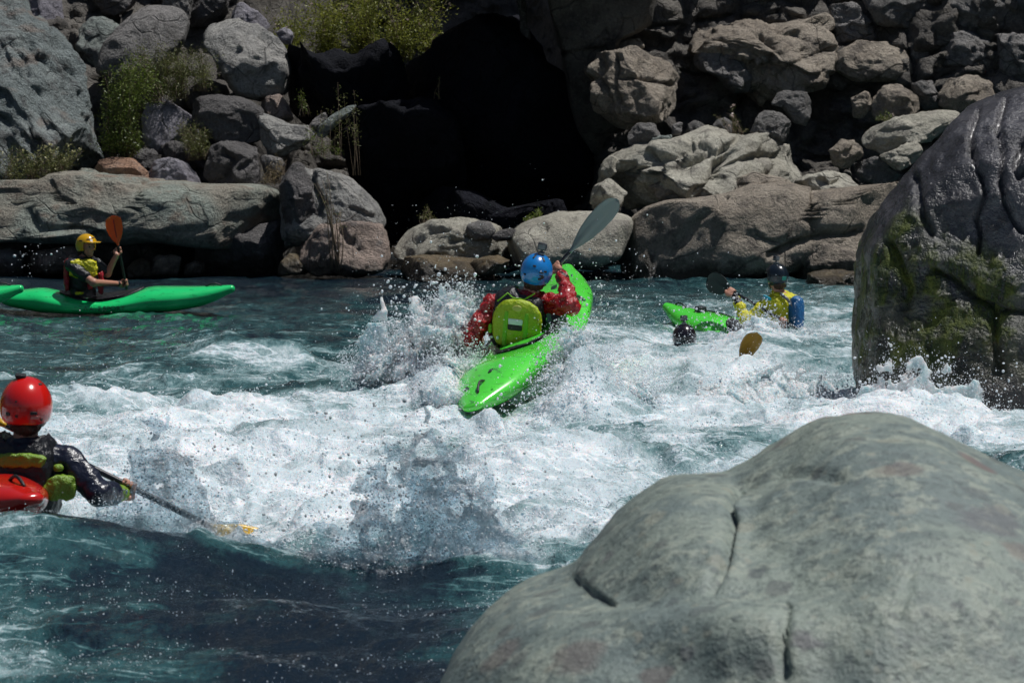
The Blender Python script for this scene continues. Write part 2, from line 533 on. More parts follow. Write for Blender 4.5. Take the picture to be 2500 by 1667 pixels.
R('dark stone under the small shrub in the left heap', 1, [(860, 790), (960, 770), (1060, 800), (1090, 870), (1040, 930), (930, 880), (870, 860)], 43.2, 'dark', sub=4)
R('grey stone left of the hollow, above the split boulder', 1, [(1400, 830), (1500, 860), (1590, 880), (1560, 960), (1500, 1010), (1450, 960)], 42.9, 'grey', sub=4)
R('pinkish stone half hidden by the plants at the left edge', 1, [(-120, 1010), (-60, 950), (80, 940), (190, 970), (240, 1010), (100, 1050), (-80, 1050)], 42.9, 'pink', sub=4)
R('long tan and green ledge behind the yellow helmeted paddler', 1, [(-320, 1000), (60, 985), (255, 985), (290, 950), (420, 938), (600, 958), (800, 985), (1000, 990), (1220, 1010), (1400, 1002), (1500, 1035), (1552, 1105), (1558, 1250), (1500, 1340), (1250, 1370), (900, 1330), (600, 1330), (200, 1320), (-320, 1330)], 41.7, 'ledge', depth=1.0, sub=6, lean=0.40, box=3.0, strata=(0.12, 2.6, 0.10), name='rock_ledge', cat='rock ledge', sm=3, freq=1.0, amp=0.55, ncut=3,
  cracks=[(1, [(275, 1000), (310, 1080), (380, 1110), (370, 1150)], 5, .09), (1, [(770, 1050), (765, 1130), (640, 1190)], 5, .1), (1, [(120, 1110), (210, 1240), (160, 1300)], 6, .12), (1, [(790, 1000), (850, 1040), (970, 1020)], 4, .07), (1, [(1050, 1050), (1180, 1040)], 4, .05), (1, [(1100, 1260), (1300, 1180), (1500, 1150)], 7, .09), (1, [(200, 1270), (400, 1250), (560, 1290)], 9, .12)])
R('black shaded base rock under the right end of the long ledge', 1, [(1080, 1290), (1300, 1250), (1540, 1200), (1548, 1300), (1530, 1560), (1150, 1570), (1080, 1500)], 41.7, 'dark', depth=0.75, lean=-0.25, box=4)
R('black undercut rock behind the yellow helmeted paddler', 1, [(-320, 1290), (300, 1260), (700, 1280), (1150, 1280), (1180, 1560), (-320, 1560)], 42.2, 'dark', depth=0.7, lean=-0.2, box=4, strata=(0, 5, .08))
R('pinkish lump of rock at the waterline left of the paddler', 1, [(120, 1440), (200, 1370), (300, 1330), (400, 1340), (470, 1400), (440, 1480), (250, 1500), (130, 1490)], 41.1, 'pink', lean=0.2)
R('rough grey lump at the left edge by the waterline', 1, [(-120, 1460), (-60, 1390), (60, 1350), (150, 1400), (120, 1500), (-60, 1540)], 41.1, 'grey', lean=0.2)
R('brown algae-covered stone beside the paddler, at the waterline', 1, [(690, 1480), (720, 1430), (780, 1410), (830, 1440), (840, 1510), (700, 1530)], 40.9, 'brownwet', sub=4)
R('pale knobbly stone under the ledge overhang, nearer the paddler', 1, [(810, 1450), (850, 1400), (930, 1385), (1000, 1400), (1020, 1450), (980, 1520), (830, 1520)], 41.0, 'tan', sub=4, amp=1.4)
R('pale pointed stone under the ledge overhang, farther from the paddler', 1, [(1000, 1450), (1060, 1430), (1130, 1425), (1145, 1465), (1110, 1510), (1010, 1515)], 41.0, 'tan', sub=4)
R('split boulder with a dark left face and a bright right face', 2, [(188, 1010), (250, 905), (320, 860), (380, 852), (440, 870), (520, 930), (600, 1000), (680, 1085), (740, 1160), (765, 1240), (700, 1300), (430, 1330), (300, 1340), (215, 1300), (195, 1150)], 41.6, 'speckle', depth=0.8, sub=6, lean=0.35, amp=0.8, ncut=2,
  cracks=[(2, [(350, 900), (370, 1010), (420, 1110), (400, 1200)], 6, .12), (2, [(580, 1140), (640, 1160), (700, 1190)], 5, .08)])
R('dark rough block against the left side of the split boulder', 2, [(188, 1010), (250, 915), (335, 880), (360, 1000), (415, 1110), (400, 1210), (330, 1270), (230, 1270), (200, 1150)], 41.2, 'dark', depth=0.5, lean=0.05, amp=1.3, box=4)
R('pinkish-brown boulder at the waterline below the split boulder', 2, [(295, 1350), (360, 1255), (480, 1200), (640, 1188), (745, 1230), (792, 1330), (805, 1400), (760, 1490), (600, 1510), (380, 1510), (310, 1440)], 40.8, 'pink', depth=0.75, lean=0.25,
  cracks=[(2, [(520, 1250), (560, 1310), (640, 1360), (660, 1400)], 9, .1), (2, [(680, 1340), (700, 1370), (720, 1340)], 4, .06)])
R('small grey stone in the gap left of the pinkish-brown boulder', 2, [(205, 1270), (260, 1250), (300, 1300), (290, 1350), (220, 1360)], 41.2, 'grey', sub=4)
R('low wet stone at the waterline right of the long ledge', 2, [(170, 1440), (220, 1385), (290, 1390), (360, 1440), (375, 1500), (180, 1510)], 40.7, 'brownwet', sub=4)
R('thin pale wedge of rock pointing into the dark hollow', 2, [(388, 750), (395, 690), (470, 630), (560, 578), (615, 572), (565, 630), (490, 690), (425, 760)], 43.0, 'greengrey', lean=0.2, ncut=2, amp=0.6)
R('small grey stone left of the thin pale wedge', 2, [(345, 690), (380, 640), (440, 605), (460, 640), (410, 700), (380, 740)], 43.3, 'grey', sub=4)

# ---------------------------------------------------------------- the dark hollow
R('huge shade-black overhanging boulder under the top thicket', 2, [(222, 205), (270, 240), (320, 290), (450, 312), (570, 320), (680, 272), (760, 245), (840, 310), (900, 600), (880, 900), (830, 1300), (620, 1100), (540, 750), (300, 680), (205, 500)], 45.6, 'shadeblack', depth=1.3, lean=-0.75, box=4, ncut=5, amp=1.3, freq=1.6, sub=5)
R('shade-black boulder with a mossy edge in the middle of the dark hollow', 2, [(560, 640), (640, 590), (800, 560), (960, 545), (1150, 640), (1200, 900), (1150, 1300), (800, 1330), (640, 1050), (580, 800)], 44.4, 'shadeblack', depth=1.0, lean=-0.7, box=4, ncut=5, amp=1.3, freq=1.6)
R('shade-black upright rock mass right of the top thicket', 2, [(830, 310), (950, 300), (1020, 250), (1035, 40), (1170, -20), (1180, -160), (1560, -160), (1640, 350), (1760, 420), (1900, 850), (1900, 1250), (1500, 1290), (1000, 1200), (860, 800)], 46.4, 'shadeblack', depth=1.6, lean=-0.4, sub=5, amp=0.7)
R('low shade-black rock at the foot of the dark hollow', 2, [(780, 1300), (900, 1080), (1050, 1010), (1250, 1050), (1450, 1150), (1800, 1050), (1880, 1130), (1700, 1300), (1200, 1340)], 43.2, 'shadeblack', depth=0.7, lean=-0.1)

R('unseen overhang added beyond the top edge to shade the dark hollow', 2, [(760, -420), (1700, -520), (2000, -420), (2000, -120), (1700, -60), (1200, -50), (900, -60), (760, -120)], 44.6, 'shadeblack', depth=2.1, lean=0, box=4, amp=0.5, name='cliff', cat='cliff')  # roof block added out of view to cast shade into the hollow
# ---------------------------------------------------------------- rocks of the right bank
R('low pale ledge left of the blue helmeted paddler', 2, [(800, 1400), (850, 1310), (920, 1245), (1040, 1207), (1200, 1198), (1300, 1213), (1400, 1230), (1470, 1270), (1570, 1295), (1540, 1420), (1000, 1430), (820, 1430)], 41.2, 'pale', depth=0.8, sub=5, lean=0.5, strata=(-0.3, 4.5, 0.07), cracks=[(2, [(930, 1330), (1000, 1270), (1100, 1250)], 6, .1), (2, [(1110, 1330), (1220, 1310), (1180, 1250)], 5, .09)], name='rock_ledge', cat='rock ledge')
R('smooth grey knob set in the low pale ledge', 2, [(1195, 1280), (1210, 1230), (1270, 1204), (1340, 1215), (1372, 1260), (1340, 1310), (1250, 1320)], 40.7, 'grey', amp=0.4, ncut=0, sub=4)
R('dark oval stone on the low pale ledge', 2, [(1340, 1295), (1390, 1258), (1450, 1248), (1500, 1265), (1510, 1300), (1440, 1318), (1360, 1318)], 40.6, 'dark', amp=0.5, ncut=0, sub=4)
R('big smooth pale rock behind the raised paddle blade', 3, [(-210, 1420), (-110, 1255), (0, 1200), (120, 1165), (250, 1154), (400, 1158), (500, 1170), (545, 1195), (520, 1300), (470, 1420), (340, 1470), (100, 1470), (-100, 1480)], 40.7, 'pale', depth=1.0, sub=5, lean=0.7, amp=0.55, ncut=1, strata=(-0.25, 2.0, .05), cracks=[(3, [(200, 1200), (225, 1190)], 8, .08), (3, [(0, 1270), (60, 1250)], 10, .09)])
R('flat brown wet rock awash at the waterline in the centre', 2, [(690, 1500), (800, 1420), (940, 1394), (1100, 1398), (1300, 1420), (1400, 1450), (1500, 1480), (1480, 1540), (1000, 1545), (720, 1540)], 40.0, 'brownwet', depth=0.8, lean=0.6, amp=0.7)
R('pinkish wet stone awash left of the blue helmeted paddler', 2, [(1180, 1460), (1250, 1420), (1380, 1400), (1460, 1430), (1470, 1490), (1250, 1510)], 39.7, 'brownwet', depth=0.4, sub=4)
R('long grey-brown slab behind the dark helmeted paddler', 3, [(430, 1530), (490, 1290), (545, 1190), (620, 1130), (750, 1093), (900, 1090), (1050, 1063), (1200, 1010), (1400, 998), (1560, 1040), (1792, 1015), (2100, 990), (2100, 1300), (1700, 1420), (1400, 1500), (1000, 1560), (600, 1560)], 40.6, 'tan', depth=0.95, sub=6, lean=0.36, box=3.6, sm=3, freq=0.8, amp=0.5, ncut=4, strata=(-0.2, 1.5, 0.05), name='rock_slab', cat='rock slab',
  cracks=[(3, [(1552, 1040), (1540, 1160), (1548, 1260)], 7, .16), (3, [(1300, 1400), (1450, 1325), (1600, 1285), (1800, 1265)], 8, .2), (3, [(760, 1380), (900, 1210), (1060, 1080)], 5, .07), (3, [(1690, 1130), (1720, 1100)], 7, .1)])
R('rounded grey-brown rock at the waterline right of the dark helmeted paddler', 3, [(1405, 1450), (1430, 1360), (1540, 1303), (1700, 1303), (1850, 1330), (1960, 1400), (1950, 1520), (1420, 1540)], 39.9, 'tan', depth=0.7, lean=0.2, amp=0.8)
R('brown wet shelf awash beside the mossy boulder', 3, [(1380, 1560), (1450, 1490), (1650, 1480), (1900, 1490), (2000, 1560), (1900, 1600), (1450, 1600)], 38.7, 'brownwet', depth=0.5, lean=0.3)
R('sculpted pale ledge with deep folds in the middle of the right bank', 3, [(500, 830), (560, 800), (700, 770), (860, 740), (960, 714), (1120, 740), (1160, 747), (1290, 733), (1500, 790), (1610, 845), (1710, 925), (1650, 990), (1450, 1050), (1200, 1090), (900, 1130), (600, 1150), (340, 1150), (303, 1085), (340, 1000), (430, 860)], 42.1, 'pale', depth=1.1, sub=6, lean=0.8, box=2.8, amp=1.0, strata=(0.55, 2.3, 0.22), sm=3, freq=1.3, name='rock_ledge', cat='rock ledge',
  cracks=[(3, [(860, 800), (940, 790), (1010, 830), (1090, 790), (1140, 745)], 7, .14), (3, [(1000, 1010), (1020, 880), (1090, 840)], 12, .28), (3, [(630, 860), (680, 920), (660, 960)], 12, .26), (3, [(780, 940), (880, 860), (960, 820)], 12, .24), (3, [(1450, 850), (1540, 890), (1620, 930)], 12, .24), (3, [(500, 1000), (560, 920), (640, 890), (760, 850), (850, 790)], 11, .22), (3, [(420, 1040), (470, 960), (520, 900)], 10, .2), (3, [(1060, 900), (1200, 860), (1330, 850), (1450, 860)], 9, .12)])
R('bulging pale lump at the left foot of the sculpted ledge', 3, [(310, 1090), (340, 1020), (420, 985), (500, 975), (520, 1050), (480, 1130), (400, 1180), (325, 1150)], 41.5, 'pale', depth=0.5, lean=0.3)
R('upright pale fin of rock at the left end of the sculpted ledge', 3, [(350, 1000), (380, 900), (430, 850), (470, 860), (465, 940), (420, 990), (360, 1030)], 41.9, 'pale', depth=0.4, lean=0.2, sub=4)
R('grey folded rock tucked under the sculpted ledge', 3, [(580, 1060), (700, 985), (850, 975), (990, 950), (1000, 1010), (930, 1090), (800, 1120), (650, 1120)], 41.5, 'tan', depth=0.55, lean=0.5, strata=(0.6, 4, .08))
R('low pale slab below the sculpted ledge, above the long slab', 3, [(990, 1030), (1080, 965), (1200, 955), (1340, 965), (1425, 1000), (1380, 1060), (1150, 1110), (1020, 1090)], 41.5, 'tan', depth=0.6, lean=0.5)
R('pale humped slab below the right end of the sculpted ledge', 3, [(1415, 1010), (1500, 955), (1600, 932), (1720, 945), (1800, 985), (1820, 1040), (1700, 1080), (1480, 1080)], 41.6, 'pale', depth=0.6, lean=0.5, cracks=[(3, [(1550, 980), (1620, 1000), (1690, 980)], 9, .1)])
R('big cracked tan block jutting from the shaded cliff', 3, [(248, 345), (340, 285), (500, 275), (640, 253), (725, 290), (765, 350), (825, 420), (800, 520), (820, 560), (740, 650), (620, 700), (500, 710), (400, 640), (340, 600), (315, 430)], 44.2, 'tan', depth=0.9, sub=6, lean=0.28, box=3.4, amp=1.1,
  cracks=[(3, [(450, 290), (455, 380), (440, 480), (470, 560)], 6, .14), (3, [(480, 430), (560, 420), (660, 440), (800, 470)], 5, .12), (3, [(330, 420), (380, 480), (420, 580)], 10, .16), (3, [(600, 520), (560, 560), (600, 630)], 4, .05), (3, [(370, 300), (390, 380), (350, 420)], 6, .09)])
R('wide tan ledge across the upper right bank, lit along its top', 3, [(608, 200), (650, 150), (740, 117), (830, 142), (900, 172), (1000, 150), (1140, 128), (1280, 155), (1400, 135), (1500, 110), (1590, 73), (1645, 200), (1655, 350), (1610, 480), (1480, 500), (1330, 540), (1230, 550), (1110, 470), (1000, 360), (900, 300), (760, 245)], 45.9, 'tan', depth=1.0, sub=6, lean=0.75, box=3, amp=1.3, strata=(-0.35, 2.4, 0.18), sm=3, freq=1.5, name='rock_ledge', cat='rock ledge',
  cracks=[(3, [(1340, 430), (1450, 350), (1640, 270)], 6, .13), (3, [(1240, 200), (1330, 280), (1290, 360)], 7, .12), (3, [(1150, 270), (1250, 350)], 7, .1)])
R('small pale block between the cracked block and the upper tan ledge', 3, [(440, 265), (490, 210), (620, 210), (645, 250), (560, 280), (460, 285)], 44.9, 'tan', lean=0.5)
R('rough brown rock face hanging below the upper tan ledge', 3, [(880, 290), (1010, 280), (1130, 330), (1220, 400), (1270, 470), (1240, 550), (1130, 520), (1020, 420), (900, 370)], 45.4, 'grey', depth=0.6, lean=0.1, amp=1.4)
R('upright grey stone under the upper tan ledge', 3, [(1293, 575), (1340, 510), (1450, 478), (1525, 520), (1540, 610), (1495, 690), (1430, 670), (1365, 590)], 43.7, 'grey', lean=0.2)
R('round grey boulder sitting on the sculpted ledge', 3, [(1178, 725), (1195, 640), (1270, 603), (1350, 613), (1402, 660), (1425, 735), (1375, 775), (1200, 770)], 43.1, 'grey', lean=0.25, ncut=2)
R('small grey stone beside the thin plant on the sculpted ledge', 3, [(980, 690), (1010, 650), (1060, 638), (1100, 665), (1100, 720), (1040, 740), (990, 725)], 43.3, 'grey', sub=4)
R('flat-sided grey stone at the foot of the cracked tan block', 3, [(505, 780), (520, 710), (580, 675), (660, 672), (700, 710), (730, 740), (690, 790), (560, 810)], 42.9, 'grey', lean=0.2)
R('small knobbly stone right of the cracked block, left of its twin', 3, [(745, 730), (770, 685), (810, 663), (832, 690), (800, 745)], 43.2, 'grey', sub=4, amp=1.3)
R('small knobbly stone between the cracked block and the sculpted ledge', 3, [(835, 730), (850, 680), (900, 658), (945, 680), (962, 725), (900, 755)], 43.2, 'grey', sub=4, amp=1.3)
R('greenish flat stone in front of the foot of the cracked block', 3, [(610, 800), (670, 745), (770, 735), (790, 760), (720, 800)], 42.7, 'greengrey', sub=4)
R('shaded greenish cliff face left of the cracked tan block', 3, [(60, -160), (700, -160), (640, 150), (480, 230), (400, 560), (500, 760), (440, 880), (345, 860), (240, 700), (200, 560), (165, 300), (95, 60)], 45.4, 'cliff', depth=1.2, sub=5, lean=-0.28, box=3.2, amp=0.6, name='cliff', cat='cliff',
  cracks=[(3, [(150, 300), (300, 290), (400, 270)], 7, .12)])
R('dark overhanging cliff along the top edge of the right bank', 3, [(560, -300), (2600, -300), (2600, -30), (1900, -20), (1640, 40), (1400, 90), (900, 130), (640, 130), (560, 80)], 48.6, 'cliff', depth=1.3, sub=5, lean=-0.35, box=4, amp=0.7, strata=(0, 2, .1), name='cliff', cat='cliff')
R('pale sliver of rock hanging in the dark beside the cliff', 2, [(1488, -60), (1530, -40), (1540, 130), (1570, 260), (1615, 345), (1560, 330), (1500, 300), (1500, 150)], 46.0, 'grey', depth=0.3, lean=0.15, sub=4)
# broken cliff in the top right corner, block by block
CL = [
 ('broken brown cliff block right of the upper tan ledge', [(195, 210), (300, 150), (385, 155), (470, 185), (485, 290), (400, 310), (270, 320), (205, 280)], 45.4, 'tan', 0.25),
 ('upright dark cliff block left of the domed cliff stone', [(478, 160), (545, 155), (552, 262), (492, 295)], 45.6, 'grey', 0.15),
 ('ragged dark cliff ledge at the top edge, left of the corner', [(270, -30), (440, -40), (590, -30), (600, 60), (560, 110), (420, 100), (300, 80)], 46.2, 'grey', 0.15),
 ('ragged dark cliff ledge in the top right corner', [(585, -40), (760, -50), (960, -40), (960, 110), (800, 130), (620, 110)], 45.8, 'grey', 0.15),
 ('dark cliff block under the ragged corner ledge', [(560, 130), (700, 105), (800, 130), (800, 250), (690, 265), (570, 240)], 45.4, 'grey', 0.15),
 ('dark cliff block at the right edge above the mossy boulder', [(800, 120), (960, 120), (960, 340), (810, 330)], 45.0, 'grey', 0.1),
 ('shaded dark cliff block above the broken brown block', [(190, 20), (280, 10), (330, 90), (430, 120), (470, 170), (300, 145), (210, 190)], 46.2, 'grey', 0.1),
 ('narrow upright stone low on the right cliff', [(268, 345), (330, 320), (345, 400), (312, 432), (272, 425)], 44.0, 'tan', 0.15),
 ('squat trapezoid stone low on the right cliff', [(338, 385), (370, 322), (440, 308), (505, 350), (525, 405), (430, 440), (355, 440)], 43.9, 'tan', 0.2),
 ('square shaded stone between the trapezoid and domed stones', [(484, 303), (575, 288), (584, 392), (528, 400)], 44.2, 'grey', 0.15),
 ('domed smooth stone above the mossy boulder', [(578, 345), (620, 290), (720, 268), (792, 310), (805, 355), (760, 400), (640, 410), (588, 385)], 43.9, 'tan', 0.3),
 ('pale tilted shelf pointing right, above the mossy boulder', [(305, 490), (400, 432), (560, 398), (640, 403), (672, 425), (610, 475), (545, 515), (440, 545), (380, 570), (310, 530)], 43.0, 'pale', 0.7),
 ('small grey boulder between the sculpted ledge and the tilted shelf', [(185, 550), (230, 513), (300, 513), (315, 565), (250, 610), (190, 600)], 42.7, 'tan', 0.3),
 ('pale stone below the tilted shelf, left of the mossy boulder', [(365, 565), (440, 543), (480, 510), (545, 513), (510, 585), (420, 630), (380, 610)], 42.5, 'pale', 0.5),
 ('dark wet hollow stone under the pale stones by the mossy boulder', [(270, 600), (360, 570), (420, 620), (470, 650), (380, 680), (290, 650)], 42.7, 'grey', 0.2),
]
for lb, poly, D, mt, ln in CL:
    big = len(poly) > 4
    R(lb, 4, poly, D, mt, lean=ln, box=3.4, amp=1.3, strata=(0.1, 3.5, .07), sub=5, name='boulder' if D < 44.3 else 'cliff_block', cat='boulder' if D < 44.3 else 'cliff')
# ================================================================= big near boulders
def wet_mat():
    m = NT('wet_mossy_boulder_rock')
    p = m.pos()
    big = m.noise(p, 1.6, 3, 0.6)
    mid = m.noise(p, 6, 4, 0.7)
    fine = m.noise(p, 45, 3, 0.75)
    col = m.mix(m.ramp(big, 0.35, 0.65), (0.040, 0.040, 0.046), (0.080, 0.078, 0.088))
    col = m.mix(m.ramp(mid, 0.5, 0.7), col, (0.03, 0.029, 0.033))
    col = m.mix(0.5, col, m.mix(fine, (0.4, 0.4, 0.4), (1.6, 1.6, 1.6)), 'MULTIPLY')
    s = m.n('ShaderNodeSeparateXYZ'); m.link(p, s.inputs[0])
    z = m.math('ADD', s.outputs[2], m.math('MULTIPLY', m.math('SUBTRACT', big, 0.5), 1.3))
    z = m.math('SUBTRACT', z, m.math('MULTIPLY', m.math('SUBTRACT', s.outputs[0], 3.0), 0.05))
    dk = m.ramp(z, 0.75, 0.3)
    mr = lambda v, a, b: (lambda nd: nd.outputs[0])(_mr(m, v, a, b))
    damp = mr(z, 0.95, 0.45)
    col = m.mix(m.math('MULTIPLY', damp, 0.75), col, m.mix(mid, (0.014, 0.012, 0.010), (0.036, 0.030, 0.028)))
    streak = m.noise(m.scaled(p, (9, 9, 1.3)), 1.0, 4, 0.7)
    mossband = m.math('MULTIPLY', mr(z, 1.35, 1.05), mr(z, 0.1, 0.45))
    mm = m.math('MULTIPLY', mossband, m.ramp(m.math('ADD', m.math('MULTIPLY', streak, 0.5), m.math('MULTIPLY', mid, 0.5)), 0.34, 0.50))
    left = mr(s.outputs[0], 3.6, 3.0)
    mm = m.math('MULTIPLY', mm, m.math('ADD', 0.25, m.math('MULTIPLY', m.ramp(m.noise(p, 2.6, 4, 0.65), 0.43, 0.58), 0.85)))
    col = m.mix(mm, col, m.mix(m.ramp(streak, 0.35, 0.7), (0.018, 0.034, 0.006), (0.10, 0.12, 0.012)))
    r = m.math('ADD', 0.17, m.math('MULTIPLY', mm, 0.5))
    r = m.math('ADD', r, m.math('MULTIPLY', mid, 0.16))
    h = m.math('ADD', m.math('MULTIPLY', mid, 0.4), m.math('MULTIPLY', fine, 0.14))
    h = m.math('ADD', h, m.math('MULTIPLY', m.math('MULTIPLY', streak, mm), 0.6))
    m.bsdf(Base_Color=col, Roughness=r, Normal=m.bump(h, 1.0, 0.10))
    return m.mat
def _mr(m, v, a, b):
    nd = m.n('ShaderNodeMapRange', clamp=True)
    m.val(nd.inputs[0], v)
    if a < b:
        nd.inputs[1].default_value = a; nd.inputs[2].default_value = b; nd.inputs[3].default_value = 0; nd.inputs[4].default_value = 1
    else:
        nd.inputs[1].default_value = b; nd.inputs[2].default_value = a; nd.inputs[3].default_value = 1; nd.inputs[4].default_value = 0
    return nd
M['wetmoss'] = wet_mat()

def conglomerate(clasts):
    m = NT('green_grey_conglomerate_rock')
    p = m.pos()
    big = m.noise(p, 1.8, 3, 0.6)
    mid = m.noise(p, 9, 5, 0.7)
    fine = m.noise(p, 60, 3, 0.7)
    col = m.mix(m.ramp(big, 0.38, 0.62), (0.148, 0.19, 0.183), (0.225, 0.268, 0.232))
    st = m.noise(m.scaled(p, (3.0, 5.0, 9.0), (0, 0.3, 0)), 1.0, 4, 0.65)
    col = m.mix(m.math('MULTIPLY', m.ramp(st, 0.48, 0.66), 0.6), col, (0.105, 0.14, 0.135))
    col = m.mix(m.math('MULTIPLY', m.ramp(mid, 0.50, 0.60), 0.8), col, (0.285, 0.32, 0.27))
    col = m.mix(m.math('MULTIPLY', m.ramp(m.noise(p, 24, 4, 0.75), 0.53, 0.61), 0.7), col, (0.09, 0.115, 0.112))
    # clasts set in the stone: reddish, dark and pale pebbles of several sizes
    for sc, thr, keep, cols in ((3.4, 0.27, 0.84, ((0.17, 0.105, 0.10), (0.15, 0.12, 0.125))),
                                (8.0, 0.34, 0.66, ((0.09, 0.10, 0.10), (0.25, 0.26, 0.21))),
                                (22.0, 0.34, 0.72, ((0.08, 0.10, 0.10), (0.26, 0.27, 0.22)))):
        w = m.warp(m.scaled(p, (1.0, 0.8, 1.25), (0, 0.35, 0)), 3 * sc / 2.6, 0.25 / sc * 2)
        v = m.n('ShaderNodeTexVoronoi'); m.link(w, v.inputs['Vector']); v.inputs['Scale'].default_value = sc
        sp_ = m.n('ShaderNodeSeparateColor'); m.link(v.outputs['Color'], sp_.inputs[0])
        mask = m.math('MULTIPLY', _mr(m, v.outputs['Distance'], thr, thr - 0.07).outputs[0], m.math('GREATER_THAN', sp_.outputs[0], keep))
        cc = m.mix(m.math('GREATER_THAN', sp_.outputs[1], 0.5), cols[0], cols[1])
        col = m.mix(m.math('MULTIPLY', mask, 0.6), col, cc)
    wp = m.warp(p, 16, 0.07)
    for c, rr_, cc in clasts:
        a = m.n('ShaderNodeVectorMath', operation='SUBTRACT'); m.link(wp, a.inputs[0]); a.inputs[1].default_value = tuple(float(v) + 0.035 for v in c)
        b = m.n('ShaderNodeVectorMath', operation='MULTIPLY'); m.link(a.outputs[0], b.inputs[0]); b.inputs[1].default_value = tuple(1 / v for v in rr_)
        l = m.n('ShaderNodeVectorMath', operation='LENGTH'); m.link(b.outputs[0], l.inputs[0])
        col = m.mix(m.math('MULTIPLY', _mr(m, l.outputs['Value'], 1.15, 0.75).outputs[0], 0.55), col, cc)
    col = m.mix(0.6, col, m.mix(fine, (0.4, 0.4, 0.4), (1.6, 1.6, 1.6)), 'MULTIPLY')
    h = m.math('ADD', m.math('MULTIPLY', mid, 0.35), m.math('MULTIPLY', fine, 0.16))
    m.bsdf(Base_Color=col, Roughness=0.55, Normal=m.bump(h, 0.9, 0.045))
    return m.mat

rock('tall dark wet boulder streaked with green moss at the right edge', 0, [(2084, 930), (2088, 850), (2092, 780), (2098, 700), (2106, 610), (2135, 525), (2190, 440), (2240, 370), (2310, 300), (2380, 262), (2440, 237), (2500, 212), (2620, 190), (2750, 250), (2820, 500), (2830, 1080), (2500, 1090), (2300, 1080), (2180, 1060), (2110, 1000)],
     20.7, 'wetmoss', depth=1.15, sub=7, lean=0.32, box=2.9, amp=0.5, ncut=6, sm=4, group='great boulders standing in the river', freq=1.1, center=(2420, 700),
     cracks=[(4, [(730, 400), (703, 480), (706, 560), (740, 640), (755, 700), (722, 790), (738, 860), (730, 920)], 4, .08),
             (4, [(830, 360), (800, 460), (822, 560), (812, 660), (832, 750), (875, 830), (940, 860)], 5, .09),
             (4, [(900, 520), (865, 600), (880, 640), (930, 600)], 6, .09),
             (4, [(500, 640), (520, 780), (555, 850)], 9, .05), (4, [(400, 880), (440, 960), (470, 1050), (455, 1120)], 10, .07),
             (4, [(560, 980), (640, 1020), (720, 1090), (820, 1130), (930, 1150)], 7, .08), (4, [(800, 1130), (790, 1250), (810, 1350)], 10, .08)])

def fg_rock():
    o = rock('big smooth green-grey foreground boulder with reddish pebbles in it', 0, [(1040, 1760), (1060, 1700), (1110, 1620), (1180, 1530), (1280, 1462), (1392, 1425), (1440, 1362), (1500, 1302), (1560, 1254), (1650, 1208), (1760, 1196), (1805, 1190), (1870, 1150), (1930, 1110), (1990, 1066), (2050, 1042), (2120, 1032), (2180, 1028), (2240, 1038), (2330, 1080), (2420, 1124), (2500, 1164), (2650, 1240), (2800, 1400), (2900, 1900), (2500, 2250), (1800, 2300), (1200, 2100)],
         7.9, None, depth=1.25, sub=7, lean=0.85, box=2.5, amp=0.30, ncut=0, sm=3, group='great boulders standing in the river', center=(2000, 1640), seed=77,
         cracks=[(0, [(1800, 1190), (1775, 1230), (1788, 1270), (1772, 1350), (1755, 1400), (1728, 1445)], 9, .05),
                 (0, [(1395, 1420), (1440, 1455), (1490, 1490)], 9, .02),
                 (0, [(1920, 1500), (1912, 1560), (1905, 1620), (1915, 1660)], 8, .035),
                 (0, [(2240, 1390), (2215, 1450), (2190, 1550)], 7, .016),
                 (0, [(1800, 1190), (1870, 1162), (1960, 1150), (2050, 1165)], 14, .022)])
    me = o.data
    n = len(me.vertices)
    V = np.empty(n * 3, np.float32); me.vertices.foreach_get('co', V); V = V.reshape(-1, 3)
    W = V + np.array(o.location)
    qx, qy = project(W)
    for bx, by, sx, sy, a in ((1640, 1320, 150, 110, .03), (1380, 1560, 190, 110, .035), (1800, 1560, 230, 80, .055), (2300, 1500, 250, 160, .05), (1830, 1330, 50, 130, -.012), (1560, 1470, 220, 40, -.012), (2060, 1440, 260, 50, -.012)):
        g = np.exp(-((qx - bx) / sx) ** 2 - ((qy - by) / sy) ** 2) * a
        g = g * (W[:, 1] < 9.2)
        V[:, 2] += g; V[:, 1] -= g * 0.5
    me.vertices.foreach_set('co', V.ravel().astype(np.float32)); me.update()
    W = V + np.array(o.location); qx, qy = project(W)
    cl = []
    red_, pur, drk, pal = (0.135, 0.105, 0.10), (0.115, 0.112, 0.125), (0.08, 0.095, 0.10), (0.33, 0.33, 0.27)
    for ux_, uy_, rx, rz, cc in ((1215, 1605, .075, .05, red_), (1405, 1605, .07, .055, red_), (1680, 1590, .03, .03, pur), (1600, 1650, .05, .025, red_), (2200, 1145, .06, .022, red_), (2420, 1275, .12, .03, pur), (2490, 1350, .05, .035, red_), (1640, 1470, .022, .012, drk),
                                 (1480, 1360, .04, .02, pur), (2195, 1205, .018, .012, drk), (2460, 1455, .03, .012, drk), (2345, 1465, .026, .010, drk), (1650, 1285, .010, .009, pal), (1725, 1320, .012, .009, pal), (1560, 1560, .02, .012, pal), (2010, 1420, .010, .010, pal), (1960, 1560, .05, .02, pur), (1850, 1400, .03, .035, drk), (2380, 1200, .04, .02, drk), (1720, 1490, .035, .012, drk)):
        d = np.hypot(qx - ux_, qy - uy_) + (W[:, 1] - W[:, 1].min()) * 6
        c = W[np.argmin(d)]
        cl.append((c, (rx, max(rx, rz) * 1.2, rz * 1.3), cc))
    me.materials.clear(); me.materials.append(conglomerate(cl))
fg_rock()

